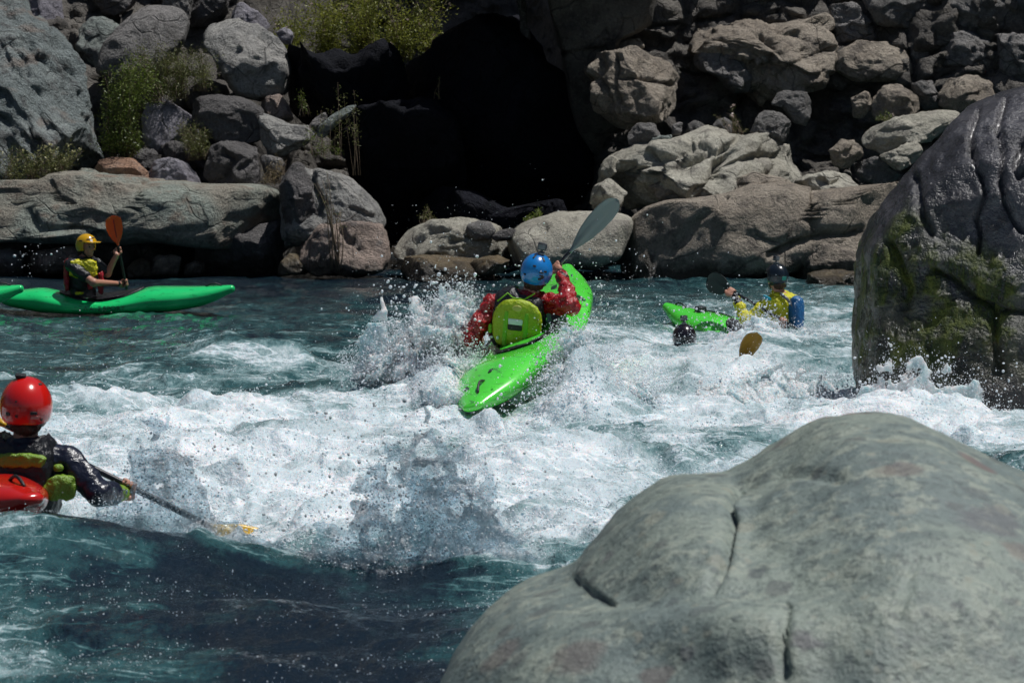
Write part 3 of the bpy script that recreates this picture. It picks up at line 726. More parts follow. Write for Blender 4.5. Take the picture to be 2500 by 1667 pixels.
# ================================================================= THE RIVER
FX = np.array([0, 250, 500, 750, 1000, 1250, 1500, 1750, 2000, 2250, 2500], float)
FY = np.array([640, 700, 750, 800, 850, 900, 950, 1000, 1050, 1100, 1150, 1200, 1250, 1300, 1350, 1400, 1500, 1600, 1700], float)
FT = np.array([
 [0, 0, 0, 0, .02, .05, .08, .1, .1, .1, .1],
 [.02, .02, .02, .03, .06, .12, .18, .25, .35, .3, .3],
 [.16, .15, .14, .12, .15, .3, .3, .42, .5, .45, .4],
 [.22, .22, .22, .18, .34, .75, .5, .7, .62, .6, .5],
 [.28, .24, .32, .26, .62, .9, .75, .88, .72, .7, .6],
 [.36, .30, .42, .34, .75, .95, .88, .9, .62, .7, .7],
 [.30, .40, .42, .50, .82, 1, .95, .95, .85, .85, .85],
 [.50, .78, .74, .76, .85, .95, .80, .85, .98, 1, .9],
 [.70, .85, .85, .82, .88, .85, .62, .82, .95, .9, .75],
 [.78, .88, .90, .86, .88, .82, .78, .50, .45, .5, .5],
 [.80, .85, .90, .90, .85, .82, .80, .66, .55, .5, .5],
 [.70, .82, .90, .90, .85, .82, .82, .8, .7, .6, .5],
 [.55, .65, .82, .90, .80, .8, .8, .8, .7, .6, .5],
 [.22, .28, .45, .50, .55, .72, .7, .6, .5, .5, .5],
 [.20, .06, -.02, -.05, .10, .48, .45, .4, .4, .4, .4],
 [.30, .14, -.04, -.08, .02, .34, .35, .3, .3, .3, .3],
 [.36, .22, .0, -.10, .0, .2, .3, .3, .3, .3, .3],
 [.40, .24, .06, -.08, -.02, .12, .2, .2, .2, .2, .2],
 [.38, .18, .04, -.1, -.05, .05, .2, .2, .2, .2, .2]], float)

def foam_at(px, py):
    a = np.clip(np.interp(px, FX, np.arange(len(FX))), 0, len(FX) - 1.001)
    b = np.clip(np.interp(py, FY, np.arange(len(FY))), 0, len(FY) - 1.001)
    i = a.astype(int); j = b.astype(int); u = a - i; v = b - j
    u = u * u * (3 - 2 * u); v = v * v * (3 - 2 * v)
    return (FT[j, i] * (1 - u) * (1 - v) + FT[j, i + 1] * u * (1 - v) + FT[j + 1, i] * (1 - u) * v + FT[j + 1, i + 1] * u * v)

# standing waves, holes and foam piles: (px, D, height, half-width x, half-width y)
WAVES = [(-150, 12.3, .14, 1.0, .75), (120, 12.3, .11, .55, .7), (420, 12.5, .02, .5, .6), (760, 12.4, -.10, .6, .8), (1100, 12.4, -.10, .7, .8), (1400, 12.4, -.06, .6, .8),
         (60, 14.3, -.16, .6, .6), (620, 13.6, -.12, .45, .5),
         (560, 23.6, .22, .55, .5), (720, 23.2, .10, .6, .45), (330, 22.6, .10, .8, .5), (880, 21.4, .16, .45, .5), (1030, 20.9, .30, .32, .5),
         (1110, 20.2, .26, .25, .45), (1425, 19.6, .40, .27, .38), (1500, 21.5, .22, .5, .6), (1680, 20.6, .20, .5, .5), (1850, 20.9, .15, .6, .5),
         (1750, 24.8, .08, .50, .5), (1860, 24.6, .12, .4, .5), (1980, 24.6, .10, .5, .5),
         (1700, 17.4, -.12, .8, .5), (2000, 17.0, -.10, .6, .5), (1235, 19.0, -.06, .4, .4),
         (300, 16.8, .12, .7, .5), (800, 17.6, .14, .8, .5), (1150, 15.8, .14, .8, .5), (560, 19.4, .10, .8, .45), (1350, 16.8, .10, .6, .4), (150, 19.8, .12, .7, .4),
         (2300, 19.2, .22, .5, .4), (1670, 28.2, -.35, .35, .5)]

def river_height(x, y, foam):
    z = np.zeros_like(x)
    for px, D, h, sx, sy in WAVES:
        xc = (px - 1250) * D / F
        z += h * np.exp(-((x - xc) / sx) ** 2 - ((y - D) / sy) ** 2)
    P2 = np.stack([x, y, np.zeros_like(x)], 1)
    far = np.clip(22 / np.maximum(y, 1), 0.35, 1.0)
    near = sstep(10.5, 13.0, y)
    # billowing crests on the broken water
    wx = fbm(P2 * 0.9 + 30, 2) * 0.5
    Pw = P2 + np.stack([wx, wx * 0.6, wx * 0], 1)
    z += fbm(Pw * np.array([0.6, 0.9, 1]) + 3, 3) * (0.06 + 0.09 * foam)
    z += (1 - near) * (fbm(Pw * np.array([1.6, 1.3, 1]) + 23, 3) * 0.035 + fbm(P2 * np.array([6, 5, 1]) + 25, 3) * 0.010)
    z += (ridged(Pw * np.array([1.0, 0.9, 1]) + 7, 3) - 1.0) * (0.012 + 0.060 * foam) * (0.4 + 0.6 * near)
    bil = np.abs(pn(Pw * np.array([2.8, 1.9, 1]) + 11)) + 0.4 * np.abs(pn(Pw * np.array([6.1, 3.8, 1]) + 13))
    z += (bil - 0.4) * (0.008 + 0.085 * foam * far)
    z += fbm(P2 * np.array([9, 6, 1]) + 5, 3) * (0.005 + 0.014 * foam) * far
    return z

cols = np.concatenate([np.linspace(-2600, -200, 60), np.arange(-180, 2681, 5.0), np.linspace(2720, 5000, 60)])
rows = np.concatenate([[620, 640], np.arange(650, 1780, 2.0), np.linspace(1790, 4200, 60)])
CX, RY = np.meshgrid(cols, rows, indexing='ij')
cx, ry = CX.ravel(), RY.ravel()
wx_, wy_ = plane_pts(cx, ry)
jit = fbm(np.stack([wx_ * 1.3, wy_ * 2.2, wx_ * 0], 1), 3)
jit2 = fbm(np.stack([wx_ * 1.1 + 50, wy_ * 2.0, wx_ * 0], 1), 3)
patch = fbm(np.stack([wx_ * 0.9, wy_ * 1.5, wx_ * 0 + 90], 1), 3)
foam_raw = foam_at(cx + jit * 90, ry + jit2 * 34)
foam = np.clip(foam_raw, 0, 1)
foam = np.clip(foam + patch * 0.25 * sstep(0.05, 0.4, foam), 0, 1)
foam_raw = np.where(foam_raw < 0, foam_raw, foam)
wz_ = river_height(wx_, wy_, foam)
water_me = None

def water_mat():
    m = NT('river_water')
    p = m.pos()
    at_ = m.n('ShaderNodeAttribute', attribute_name='foam')
    fo = at_.outputs['Fac']
    streaks = m.noise(m.warp(m.scaled(p, (2.6, 1.5, 5.0)), 1.2, 0.9), 1.0, 6, 0.66)
    fine = m.noise(m.scaled(p, (26, 9, 30)), 1.0, 4, 0.78)
    f = m.math('ADD', fo, m.math('MULTIPLY', m.math('SUBTRACT', streaks, 0.5), 1.15))
    f = m.math('ADD', f, m.math('MULTIPLY', m.math('SUBTRACT', fine, 0.5), 0.55))
    ln = m.noise(m.scaled(p, (0.9, 3.0, 3.0)), 1.0, 4, 0.6)
    ln = _mr(m, m.math('ABSOLUTE', m.math('SUBTRACT', ln, 0.5)), 0.022, 0.0).outputs[0]
    f = m.math('ADD', f, m.math('MULTIPLY', m.math('MULTIPLY', ln, 0.30), m.ramp(fo, 0.0, 0.18)))
    col = m.mix(m.ramp(f, 0.0, 0.40), (0.007, 0.016, 0.027), (0.030, 0.092, 0.100))
    col = m.mix(m.ramp(f, 0.32, 0.62), col, (0.19, 0.31, 0.325))
    col = m.mix(m.ramp(f, 0.50, 0.90), col, (0.60, 0.69, 0.735))
    col = m.mix(m.ramp(f, 0.85, 1.15), col, (0.86, 0.89, 0.92))
    white = m.ramp(f, 0.45, 0.85)
    r = m.math('ADD', 0.05, m.math('MULTIPLY', white, 0.25))
    chop = m.noise(m.scaled(p, (6, 4.5, 8)), 1.0, 5, 0.62)
    h = m.math('ADD', m.math('MULTIPLY', chop, m.math('ADD', 0.35, m.math('MULTIPLY', fo, 0.25))), m.math('MULTIPLY', fine, m.math('ADD', 0.06, m.math('MULTIPLY', white, 0.10))))
    m.bsdf(Base_Color=col, Roughness=r, IOR=1.33, Normal=m.bump(m.math('ADD', h, m.math('MULTIPLY', m.noise(m.scaled(p, (30, 18, 30)), 1.0, 3, 0.65), 0.20)), 1.0, 0.09), Subsurface_Weight=m.math('MULTIPLY', white, 0.7), Subsurface_Radius=(0.6, 0.9, 1.0), Subsurface_Scale=0.06)
    return m.mat
M['water'] = water_mat()
P = np.stack([wx_, wy_, wz_], 1)
o = put('river_water', P, grid_faces(len(cols), len(rows))[:, ::-1], M['water'], origin=(0, 0, 0))
tag(o, kind='structure')
a = o.data.attributes.new('foam', 'FLOAT', 'POINT')
a.data.foreach_set('value', foam_raw.astype(np.float32))

# ---------------------------------------------------------------- drops and torn water
def drop_mat(name, col, trans, rough=0.06):
    m = NT(name)
    m.bsdf(Base_Color=col, Roughness=rough, IOR=1.33, Transmission_Weight=trans)
    return m.mat
M['drop'] = drop_mat('water_drop', (0.93, 0.96, 0.98), 0.55)
M['whitedrop'] = drop_mat('white_spray', (0.82, 0.86, 0.9), 0.0, 0.3)

def make_drop_tree(name, mat):
    ng = bpy.data.node_groups.new(name, 'GeometryNodeTree')
    ng.interface.new_socket('Geometry', in_out='INPUT', socket_type='NodeSocketGeometry')
    ng.interface.new_socket('Geometry', in_out='OUTPUT', socket_type='NodeSocketGeometry')
    gi = ng.nodes.new('NodeGroupInput'); go = ng.nodes.new('NodeGroupOutput')
    ic = ng.nodes.new('GeometryNodeMeshIcoSphere'); ic.inputs['Radius'].default_value = 1; ic.inputs['Subdivisions'].default_value = 2
    sh = ng.nodes.new('GeometryNodeSetShadeSmooth')
    sm = ng.nodes.new('GeometryNodeSetMaterial'); sm.inputs['Material'].default_value = mat
    na = ng.nodes.new('GeometryNodeInputNamedAttribute'); na.data_type = 'FLOAT'; na.inputs['Name'].default_value = 'radius'
    st = ng.nodes.new('GeometryNodeInputNamedAttribute'); st.data_type = 'FLOAT_VECTOR'; st.inputs['Name'].default_value = 'stretch'
    ins = ng.nodes.new('GeometryNodeInstanceOnPoints')
    L = ng.links.new
    L(ic.outputs['Mesh'], sh.inputs[0]); L(sh.outputs[0], sm.inputs[0])
    L(gi.outputs[0], ins.inputs['Points']); L(sm.outputs[0], ins.inputs['Instance'])
    L(st.outputs[0], ins.inputs['Scale'])
    L(ins.outputs[0], go.inputs[0])
    return ng
DROP_TREE = {k: make_drop_tree(k + '_instances', M[k]) for k in ('drop', 'whitedrop')}

def spray(label, pts, rad, kind='drop'):
    me = bpy.data.meshes.new('spray')
    pts = np.asarray(pts, np.float32)
    org = pts.mean(0)
    me.vertices.add(len(pts)); me.vertices.foreach_set('co', (pts - org).ravel())
    a = me.attributes.new('stretch', 'FLOAT_VECTOR', 'POINT')
    st = rad[:, None] * rng.uniform(0.65, 1.5, (len(pts), 3))
    a.data.foreach_set('vector', st.astype(np.float32).ravel())
    o = bpy.data.objects.new('spray', me); scene.collection.objects.link(o)
    o.location = tuple(float(v) for v in org)
    md = o.modifiers.new('drops', 'NODES'); md.node_group = DROP_TREE[kind]
    me.materials.append(M[kind])
    return tag(o, label, 'spray', kind='stuff')

def surface_z(x, y):
    px, py = project(np.stack([x, y, np.zeros_like(x)], 1))
    f_ = np.clip(foam_at(px, py), 0, 1)
    return river_height(x, y, f_), f_

# fine drops tossed just above the broken water
def surface_drops(n, pyr, thr, rmin, rmax, hmean, seed):
    r_ = np.random.default_rng(seed)
    px = r_.uniform(-120, 2620, n * 4); py = r_.uniform(*pyr, n * 4)
    x, y = plane_pts(px, py)
    z, f_ = surface_z(x, y)
    clump = fbm(np.stack([x * 1.7, y * 2.5, x * 0], 1) + 70, 3)
    keep = r_.random(len(px)) < np.clip((f_ - thr) * 1.4 + clump * 0.5, 0.0, 1)
    x, y, z = x[keep][:n], y[keep][:n], z[keep][:n]
    s = F / y
    hh = r_.exponential(hmean, len(x)) * (0.4 + np.clip(clump[keep][:n] + .5, 0, 2))
    rad = (rmin + (rmax - rmin) * r_.random(len(x)) ** 4) * (1 + 0 * s)
    return np.stack([x, y, z + hh + 0.01], 1), rad

p_, r0 = surface_drops(22000, (900, 1330), 0.35, .0015, .007, .03, 21)
spray('white drops flying over the foam in front of the paddlers', p_, r0, 'whitedrop')
p_, r0 = surface_drops(1800, (900, 1330), 0.35, .0015, .006, .06, 22)
spray('clear drops flying over the foam in front of the paddlers', p_, r0, 'drop')
p_, r0 = surface_drops(5000, (720, 930), 0.3, .0015, .006, .04, 23)
spray('drops flying over the broken water behind the middle paddler', p_, r0, 'whitedrop')
p_, r0 = surface_drops(9000, (1290, 1700), -.05, .0007, .0032, .006, 24)  # tiny white balls strewn as painted sun glints on the water
spray('white specks standing in for glints on the dark foreground water', p_, r0, 'whitedrop')

# ---------------------------------------------------------------- surface nets: smooth meshes from distance fields
class Field:
    def __init__(self, lo, hi, h):
        self.lo = np.array(lo, float); self.h = h
        self.n = np.maximum(4, np.ceil((np.array(hi, float) - self.lo) / h).astype(int) + 1)
        self.f = np.full(self.n, 1e3, np.float32)
        self.ax = [self.lo[i] + np.arange(self.n[i]) * h for i in range(3)]
    def block(self, lo, hi):
        a = np.clip(np.floor((np.array(lo) - self.lo) / self.h).astype(int), 0, self.n)
        b = np.clip(np.ceil((np.array(hi) - self.lo) / self.h).astype(int) + 1, 0, self.n)
        if (b <= a).any(): return None, None
        sl = tuple(slice(a[i], b[i]) for i in range(3))
        G = np.meshgrid(*[self.ax[i][a[i]:b[i]] for i in range(3)], indexing='ij')
        return sl, np.stack(G, -1)
    def union(self, sl, d, k):
        f = self.f[sl]
        if k > 0:
            hh = np.clip(0.5 + 0.5 * (f - d) / k, 0, 1)
            self.f[sl] = f * (1 - hh) + d * hh - k * hh * (1 - hh)
        else:
            self.f[sl] = np.minimum(f, d)
    def cap(self, a, b, ra, rb, k=0.02, flat=None):
        a = np.array(a, float); b = np.array(b, float)
        m = max(ra, rb) + k + 2 * self.h
        sl, G = self.block(np.minimum(a, b) - m, np.maximum(a, b) + m)
        if sl is None: return
        e = b - a; l2 = max(1e-9, e @ e)
        t = np.clip(((G - a) @ e) / l2, 0, 1)
        q = G - a - t[..., None] * e
        if flat is not None:           # flat = (axis, factor): squash the section along an axis
            ax_, fc = flat
            ax_ = np.array(ax_, float); ax_ /= np.linalg.norm(ax_)
            c = q @ ax_
            q = q + (c * (1 / fc - 1))[..., None] * ax_
        d = np.linalg.norm(q, axis=-1) - (ra + (rb - ra) * t)
        self.union(sl, d.astype(np.float32), k)
    def chain(self, pts, rad, k=0.02, flat=None):
        for i in range(len(pts) - 1):
            self.cap(pts[i], pts[i + 1], rad[i], rad[i + 1], k, flat)
    def ell(self, c, r, rot=None, k=0.02, sub=False, p=2.0):
        c = np.array(c, float); r = np.array(r, float)
        m = r.max() + k + 2 * self.h
        sl, G = self.block(c - m, c + m)
        if sl is None: return
        q = G - c
        if rot is not None: q = q @ rot          # columns of rot are the local axes
        q = np.abs(q / r)
        nrm = (q ** p).sum(-1) ** (1 / p)
        d = ((nrm - 1) * r.min()).astype(np.float32)
        if sub: self.f[sl] = np.maximum(self.f[sl], -d)
        else: self.union(sl, d, k)
    def points(self):
        return np.stack(np.meshgrid(*self.ax, indexing='ij'), -1)
    def cut(self, point, normal):
        """drop what lies on the normal's side of a plane"""
        G = self.points()
        d = ((G - np.array(point)) @ np.array(normal)).astype(np.float32)
        self.f = np.maximum(self.f, d)
    def ripple(self, amp, freq, seed=0, stretch=(1, 1, 1)):
        near = np.abs(self.f) < 0.05
        G = self.points()[near]
        self.f[near] += (ridged(G * freq * np.array(stretch) + seed, 2) - 0.75).astype(np.float32) * -amp
    def mesh(self):
        f = self.f
        s = f < 0
        c = np.stack([s[i:s.shape[0] - 1 + i, j:s.shape[1] - 1 + j, k:s.shape[2] - 1 + k] for i in (0, 1) for j in (0, 1) for k in (0, 1)], -1)
        cnt = c.sum(-1)
        act = (cnt > 0) & (cnt < 8)
        idx = np.full(act.shape, -1, np.int64)
        I = np.argwhere(act)
        idx[act] = np.arange(len(I))
        corners = np.array([(i, j, k) for i in (0, 1) for j in (0, 1) for k in (0, 1)])
        vals = np.stack([f[I[:, 0] + a, I[:, 1] + b, I[:, 2] + d] for a, b, d in corners], 1)
        acc = np.zeros((len(I), 3)); num = np.zeros(len(I))
        for p in range(8):
            for q in range(p + 1, 8):
                if np.abs(corners[p] - corners[q]).sum() != 1: continue
                fa, fb = vals[:, p], vals[:, q]
                m = (fa < 0) != (fb < 0)
                t = np.where(m, fa / np.where(fa == fb, 1, fa - fb), 0)
                acc += np.where(m[:, None], corners[p] + t[:, None] * (corners[q] - corners[p]), 0)
                num += m
        V = self.lo + (I + acc / np.maximum(num, 1)[:, None]) * self.h
        faces = []
        for ax in range(3):
            u, v = [(1, 2), (2, 0), (0, 1)][ax]
            sa = np.take(s, range(s.shape[ax] - 1), ax); sb = np.take(s, range(1, s.shape[ax]), ax)
            E = np.argwhere(sa != sb)
            ok = (E[:, u] > 0) & (E[:, v] > 0) & (E[:, u] < s.shape[u] - 1) & (E[:, v] < s.shape[v] - 1)
            E = E[ok]
            def cell(du, dv):
                C = E.copy(); C[:, u] += du; C[:, v] += dv
                return idx[C[:, 0], C[:, 1], C[:, 2]]
            quad = np.stack([cell(-1, -1), cell(0, -1), cell(0, 0), cell(-1, 0)], 1)
            flip = ~sa[E[:, 0], E[:, 1], E[:, 2]]
            quad[flip] = quad[flip][:, ::-1]
            faces.append(quad)
        Fq = np.concatenate(faces)
        Fq = Fq[(Fq >= 0).all(1)]
        return V, Fq

def torn_water(label, pts, rad, h, mat, k=0.012):
    pts = np.asarray(pts); m = rad.max() + 3 * h
    fl = Field(pts.min(0) - m, pts.max(0) + m, h)
    for p, r_ in zip(pts, rad):
        fl.cap(p, p + 1e-5, r_, r_, k)
    V, Fq = fl.mesh()
    o = put('splash', V, Fq, mat)
    return tag(o, label, 'splash', kind='stuff')

def filaments(b0, b1, n, height, lean, fan, seed, r0=.022, r1=.005, steps=26, prof=None, depth=0.1, breakup=0.35, gmul=0.55):
    """thrown strands of water rising from the line b0-b1"""
    r_ = np.random.default_rng(seed)
    out = []; rad = []
    b0 = np.array(b0, float); b1 = np.array(b1, float)
    for i in range(n):
        s = (i + r_.uniform(-.4, .4)) / max(1, n - 1)
        base = b0 + (b1 - b0) * s + np.array([0, r_.normal() * depth, 0])
        hgt = height * (prof(s) if prof else math.sin(math.pi * np.clip(s, 0, 1)) ** 0.6) * (0.55 + 0.6 * r_.random())
        vx = fan * (s - 0.5) * 2 + lean + r_.normal() * 0.10
        vy = r_.normal() * 0.18
        t = np.linspace(0, 1, steps) * r_.uniform(0.75, 1.15)
        wob = pn(np.stack([t * 3.1 + i * .37, t * 0 + seed, t * 0 + s * 5], 1)) * 0.06 * t
        P_ = base + np.stack([hgt * vx * t + wob, hgt * vy * t, hgt * (2.0 * t - t * t * (1 + gmul * 0.3))], 1)
        rr = (r0 * (1 - t / 1.2) ** 1.3 + r1) * (0.75 + 0.5 * pn(np.stack([t * 7, t * 0 + i * 1.7, t * 0 + seed], 1)))
        keep = pn(np.stack([t * 6 + 3, t * 0 + i * 2.3, t * 0 + seed * 1.1], 1)) > (-0.6 + breakup * 1.4 * t)
        out.append(P_[keep]); rad.append(np.maximum(rr[keep], r1 * 0.7))
    return np.concatenate(out), np.concatenate(rad)

M['torn'] = drop_mat('torn_clear_water', (0.80, 0.87, 0.90), 0.75, 0.08)
def frothy():
    m = NT('frothy_white_water')
    p = m.pos()
    n = m.noise(p, 30, 4, 0.75)
    n2 = m.noise(p, 7, 3, 0.6)
    col = m.mix(m.ramp(n2, 0.35, 0.6), (0.55, 0.68, 0.70), (0.84, 0.88, 0.90))
    m.bsdf(Base_Color=col, Roughness=0.25, IOR=1.33, Subsurface_Weight=0.85, Subsurface_Radius=(0.6, 0.9, 1.0), Subsurface_Scale=0.07, Normal=m.bump(n, 0.8, 0.03))
    return m.mat
M['froth'] = frothy()
def glassy():
    m = NT('aerated_glassy_water')
    p = m.pos()
    n = m.noise(p, 40, 4, 0.7)
    n2 = m.noise(p, 9, 4, 0.65)
    col = m.mix(m.ramp(n2, 0.4, 0.66), (0.50, 0.56, 0.63), (0.90, 0.93, 0.96))
    b = m.bsdf(Base_Color=col, Roughness=0.06, IOR=1.33, Specular_IOR_Level=0.8, Normal=m.bump(n, 1.0, 0.06))
    tr = m.n('ShaderNodeBsdfTransparent'); tr.inputs[0].default_value = (0.86, 0.92, 0.95, 1)
    mx = m.n('ShaderNodeMixShader')
    m.link(m.math('ADD', 0.10, m.math('MULTIPLY', m.ramp(n2, 0.42, 0.68), 0.55)), mx.inputs[0])
    m.link(tr.outputs[0], mx.inputs[1]); m.link(b.outputs[0], mx.inputs[2]); m.link(mx.outputs[0], m.out.inputs[0])
    return m.mat
M['glassy'] = glassy()

def base_pt(px, D, dz=0.0):
    x = (px - 1250) * D / F
    z, _ = surface_z(np.array([x]), np.array([float(D)]))
    return np.array([x, D, z[0] + dz])


def env_x(s, tab):
    xs_, ys_ = zip(*tab)
    return np.interp(s, xs_, ys_)

def sheet(label, px0, px1, D, tab, mat, seed, h=.0075, thick=.030, wave=.10, hole=.55, lean=0.0, drops=3000):
    """a torn curtain of water: tab gives its height (m) along its base; thin, rippled, with holes and a ragged rim"""
    x0, x1 = (px0 - 1250) * D / F, (px1 - 1250) * D / F
    hm = max(v for _, v in tab) * 1.25
    zb, _ = surface_z(np.linspace(x0, x1, 20), np.full(20, float(D)))
    fl = Field((x0 - .12, D - .32, zb.min() - .12), (x1 + .12, D + .32, zb.max() + hm + .1), h)
    nx_, ny_, nz_ = fl.n
    GX_, GZ_ = np.meshgrid(fl.ax[0], fl.ax[2], indexing='ij')
    gx_, gz_ = GX_.ravel(), GZ_.ravel(); one = np.ones(len(gx_))
    s = (gx_ - x0) / (x1 - x0)
    zz = gz_ - np.interp(gx_, np.linspace(x0, x1, 20), zb)
    P2 = np.stack([gx_, gz_, one * 0], 1)
    H = env_x(s, tab)
    rag = fbm(np.stack([gx_ * 5, gz_ * 1.5, one * seed * 1.7], 1), 4)
    v = zz / np.maximum(H * (1 + .55 * rag), .02)                 # 0 foot, 1 rim
    yc = D + wave * pn(P2 * 2.2 + seed) + .05 * pn(P2 * 6 + seed + 4) + lean * zz
    n1 = fbm(P2 * 6.5 + seed * 3.1, 3)
    hol = ridged(P2 * np.array([5.5, 5.5, 1]) + seed * 2.3, 2)     # strands between holes
    T = thick * (1.15 - .75 * np.clip(v, 0, 1.4)) * (1 + .9 * n1)
    T = T - thick * hole * np.clip(v + .1, 0, 1) * (1.25 - hol) * 1.6
    T = np.where(v > 1, T - (v - 1) * thick * 4, T)
    T = np.where((s < 0) | (s > 1), T - thick * 12 * np.maximum(-s, s - 1), T)
    yy = fl.ax[1][None, :, None]
    f = np.abs(yy - yc.reshape(nx_, 1, nz_)) - T.reshape(nx_, 1, nz_)
    nearm = np.abs(f) < .035
    f[nearm] += fbm(fl.points()[nearm] * 13 + seed, 3, 2.1, .5) * .011
    fl.f = f.astype(np.float32)
    V, Q = fl.mesh()
    if drops:
        r_ = np.random.default_rng(seed)
        k = r_.integers(0, len(V), drops)
        rim = V[k] + r_.normal(size=(drops, 3)) * np.array([.03, .03, .035])
        spray('fine drops round the ' + label, rim, .0010 + .0042 * r_.random(drops) ** 5, 'whitedrop')
    o = put('splash', V, Q, mat)
    return tag(o, label, 'splash', kind='stuff')

def froth(label, blobs, mat, seed, h=.010, amp=.55, fr=4.0, drops=9000):
    """a bursting mass of white water: ragged cloud of connected froth with torn-off scraps. blobs: (px, py, D, rx, ry, rz) metres"""
    C = np.array([at(b[0], b[1], b[2]) for b in blobs]); Rr = np.array([b[3:6] for b in blobs])
    fl = Field((C - Rr * 1.7).min(0), (C + Rr * 1.7).max(0), h)
    G = fl.points(); shp = G.shape[:3]; Pq = G.reshape(-1, 3)
    d = np.full(len(Pq), 9.0)
    for c, r_ in zip(C, Rr):
        d = np.minimum(d, np.sqrt((((Pq - c) / r_) ** 2).sum(1)) - 1)
    sel = d < 0.65
    Pp = Pq[sel]
    w = np.stack([pn(Pp * 2.5 + seed), pn(Pp * 2.5 + seed + 9), pn(Pp * 2.5 + seed + 18)], 1) * .12
    n = fbm((Pp + w) * fr + seed * 2.7, 5, 2.2, .62)
    val = np.full(len(Pq), 1.0)
    val[sel] = (d[sel] + .42 + n * amp * 1.2)
    fl.f = (val * .06).reshape(shp).astype(np.float32)
    r_ = np.random.default_rng(seed)
    q = val[sel]
    wgt = np.where(q > -.05, np.exp(-np.maximum(q, 0) * 3.2), 0) * (d[sel] < .6)
    pick = r_.choice(len(q), size=drops, p=wgt / wgt.sum())
    dp = Pp[pick] + r_.normal(size=(drops, 3)) * .012
    spray('fine white mist of the ' + label, dp, .0016 + .0045 * r_.random(drops) ** 4, 'whitedrop')
    V, Q = fl.mesh()
    o = put('splash', V, Q, mat)
    return tag(o, label, 'splash', kind='stuff')

sheet('fan of clear glassy water thrown up in the foreground centre', 730, 1290, 12.9, [(0, .06), (.1, .22), (.22, .40), (.38, .55), (.5, .62), (.62, .55), (.75, .38), (.88, .2), (1, .05)], M['glassy'], 31, h=.0075, thick=.036, hole=.85, drops=9000)
sheet('thin ragged curtain of clear water behind the foreground fan', 800, 1260, 13.15, [(0, .1), (.2, .45), (.4, .62), (.5, .66), (.7, .55), (.85, .4), (1, .1)], M['glassy'], 61, h=.008, thick=.020, hole=1.0, drops=5000)
sheet('peaked mound of grey splashing water beside the red helmeted paddler', 250, 700, 13.1, [(0, .22), (.15, .32), (.3, .46), (.40, .58), (.5, .40), (.65, .26), (.85, .12), (1, .03)], M['glassy'], 32, h=.0075, thick=.045, hole=.6, drops=7000)
sheet('torn white curtain of water left of the blue helmeted paddler', 880, 1190, 21.05, [(0, .30), (.15, .62), (.22, .40), (.4, .42), (.6, .42), (.8, .50), (.92, .45), (1, .3)], M['froth'], 33, h=.010, thick=.03, hole=.8, drops=6000)
froth('white burst of water left of the blue helmeted paddler', [(1040, 850, 20.8, .30, .25, .20), (1110, 800, 20.85, .18, .2, .28), (960, 890, 20.9, .30, .25, .14), (1120, 900, 20.2, .20, .2, .16)], M['froth'], 51, drops=18000, amp=.7)
froth('white burst of water right of the lime kayak stern', [(1425, 905, 19.8, .24, .22, .26), (1365, 930, 19.6, .13, .14, .20), (1500, 960, 19.8, .30, .25, .18), (1380, 850, 20.3, .14, .14, .14)], M['froth'], 52, drops=16000)
froth('white spray breaking along both sides of the lime kayak stern', [(1365, 985, 19.3, .16, .14, .12), (1090, 975, 19.5, .18, .14, .12), (1160, 905, 20.0, .10, .10, .12), (1370, 900, 19.9, .12, .12, .16)], M['froth'], 57, drops=9000)
froth('white plume in front of the yellow-jacketed paddler', [(1860, 825, 27.2, .24, .22, .20), (1858, 800, 27.2, .12, .12, .18), (1960, 838, 27.2, .42, .25, .13), (1780, 850, 27.4, .22, .2, .10)], M['froth'], 53, h=.012)
froth('low white burst around the black helmet in the foam', [(1625, 905, 25.0, .30, .3, .10), (1550, 905, 25.0, .30, .3, .08), (1740, 905, 25.0, .30, .3, .09)], M['froth'], 54, h=.012)
froth('heap of white water left of the mossy boulder', [(1880, 975, 20.3, .5, .35, .20), (1770, 990, 20.2, .4, .3, .18)], M['froth'], 55, h=.013)
sheet('splash climbing the foot of the mossy boulder', 2080, 2440, 19.35, [(0, .10), (.15, .26), (.3, .42), (.5, .32), (.7, .2), (1, .12)], M['froth'], 37, h=.009, thick=.017, hole=.85, drops=12000)

def burst(label, c, D, spread, n, rmin, rmax, seed, kind='drop', up=None):
    r_ = np.random.default_rng(seed)
    p0 = at(c[0], c[1], D); s = F / D
    q = r_.normal(size=(n, 3)) * np.array([spread[0] / s, 0.35, spread[1] / s])
    if up: q[:, 2] = np.abs(q[:, 2]) * up
    rad = rmin * .5 + (rmax - rmin * .5) * r_.random(n) ** 7
    spray(label, p0 + q, rad, kind)
burst('fine spray hanging in front of the dark hollow above the middle paddler', (1250, 640), 21.5, (190, 90), 800, .0015, .005, 41, 'whitedrop')
burst('dense spray beside the left shoulder of the blue helmeted paddler', (1060, 800), 20.9, (90, 70), 2600, .003, .012, 42, 'whitedrop')
burst('spray to the right of the lime kayak bow', (1430, 800), 21.0, (90, 80), 1800, .003, .009, 43, 'whitedrop')
burst('spray over the lime kayak stern', (1390, 940), 19.3, (70, 60), 3500, .003, .009, 44, 'whitedrop')
burst('clear drops thrown from the foreground fan splash', (980, 1130), 12.9, (170, 100), 1300, .0015, .008, 45, 'drop')
burst('clear drops around the grey mound of splashing water', (480, 1150), 12.9, (120, 70), 500, .002, .007, 46, 'drop')
burst('drops at the foot of the mossy boulder', (2260, 950), 19.3, (110, 60), 1400, .003, .010, 47, 'whitedrop')
burst('spray round the yellow-jacketed paddler', (1800, 800), 25.6, (90, 45), 1300, .004, .011, 48, 'whitedrop')
burst('drops splashing behind the yellow helmeted paddler', (90, 640), 34.5, (70, 25), 70, .006, .016, 49, 'whitedrop')
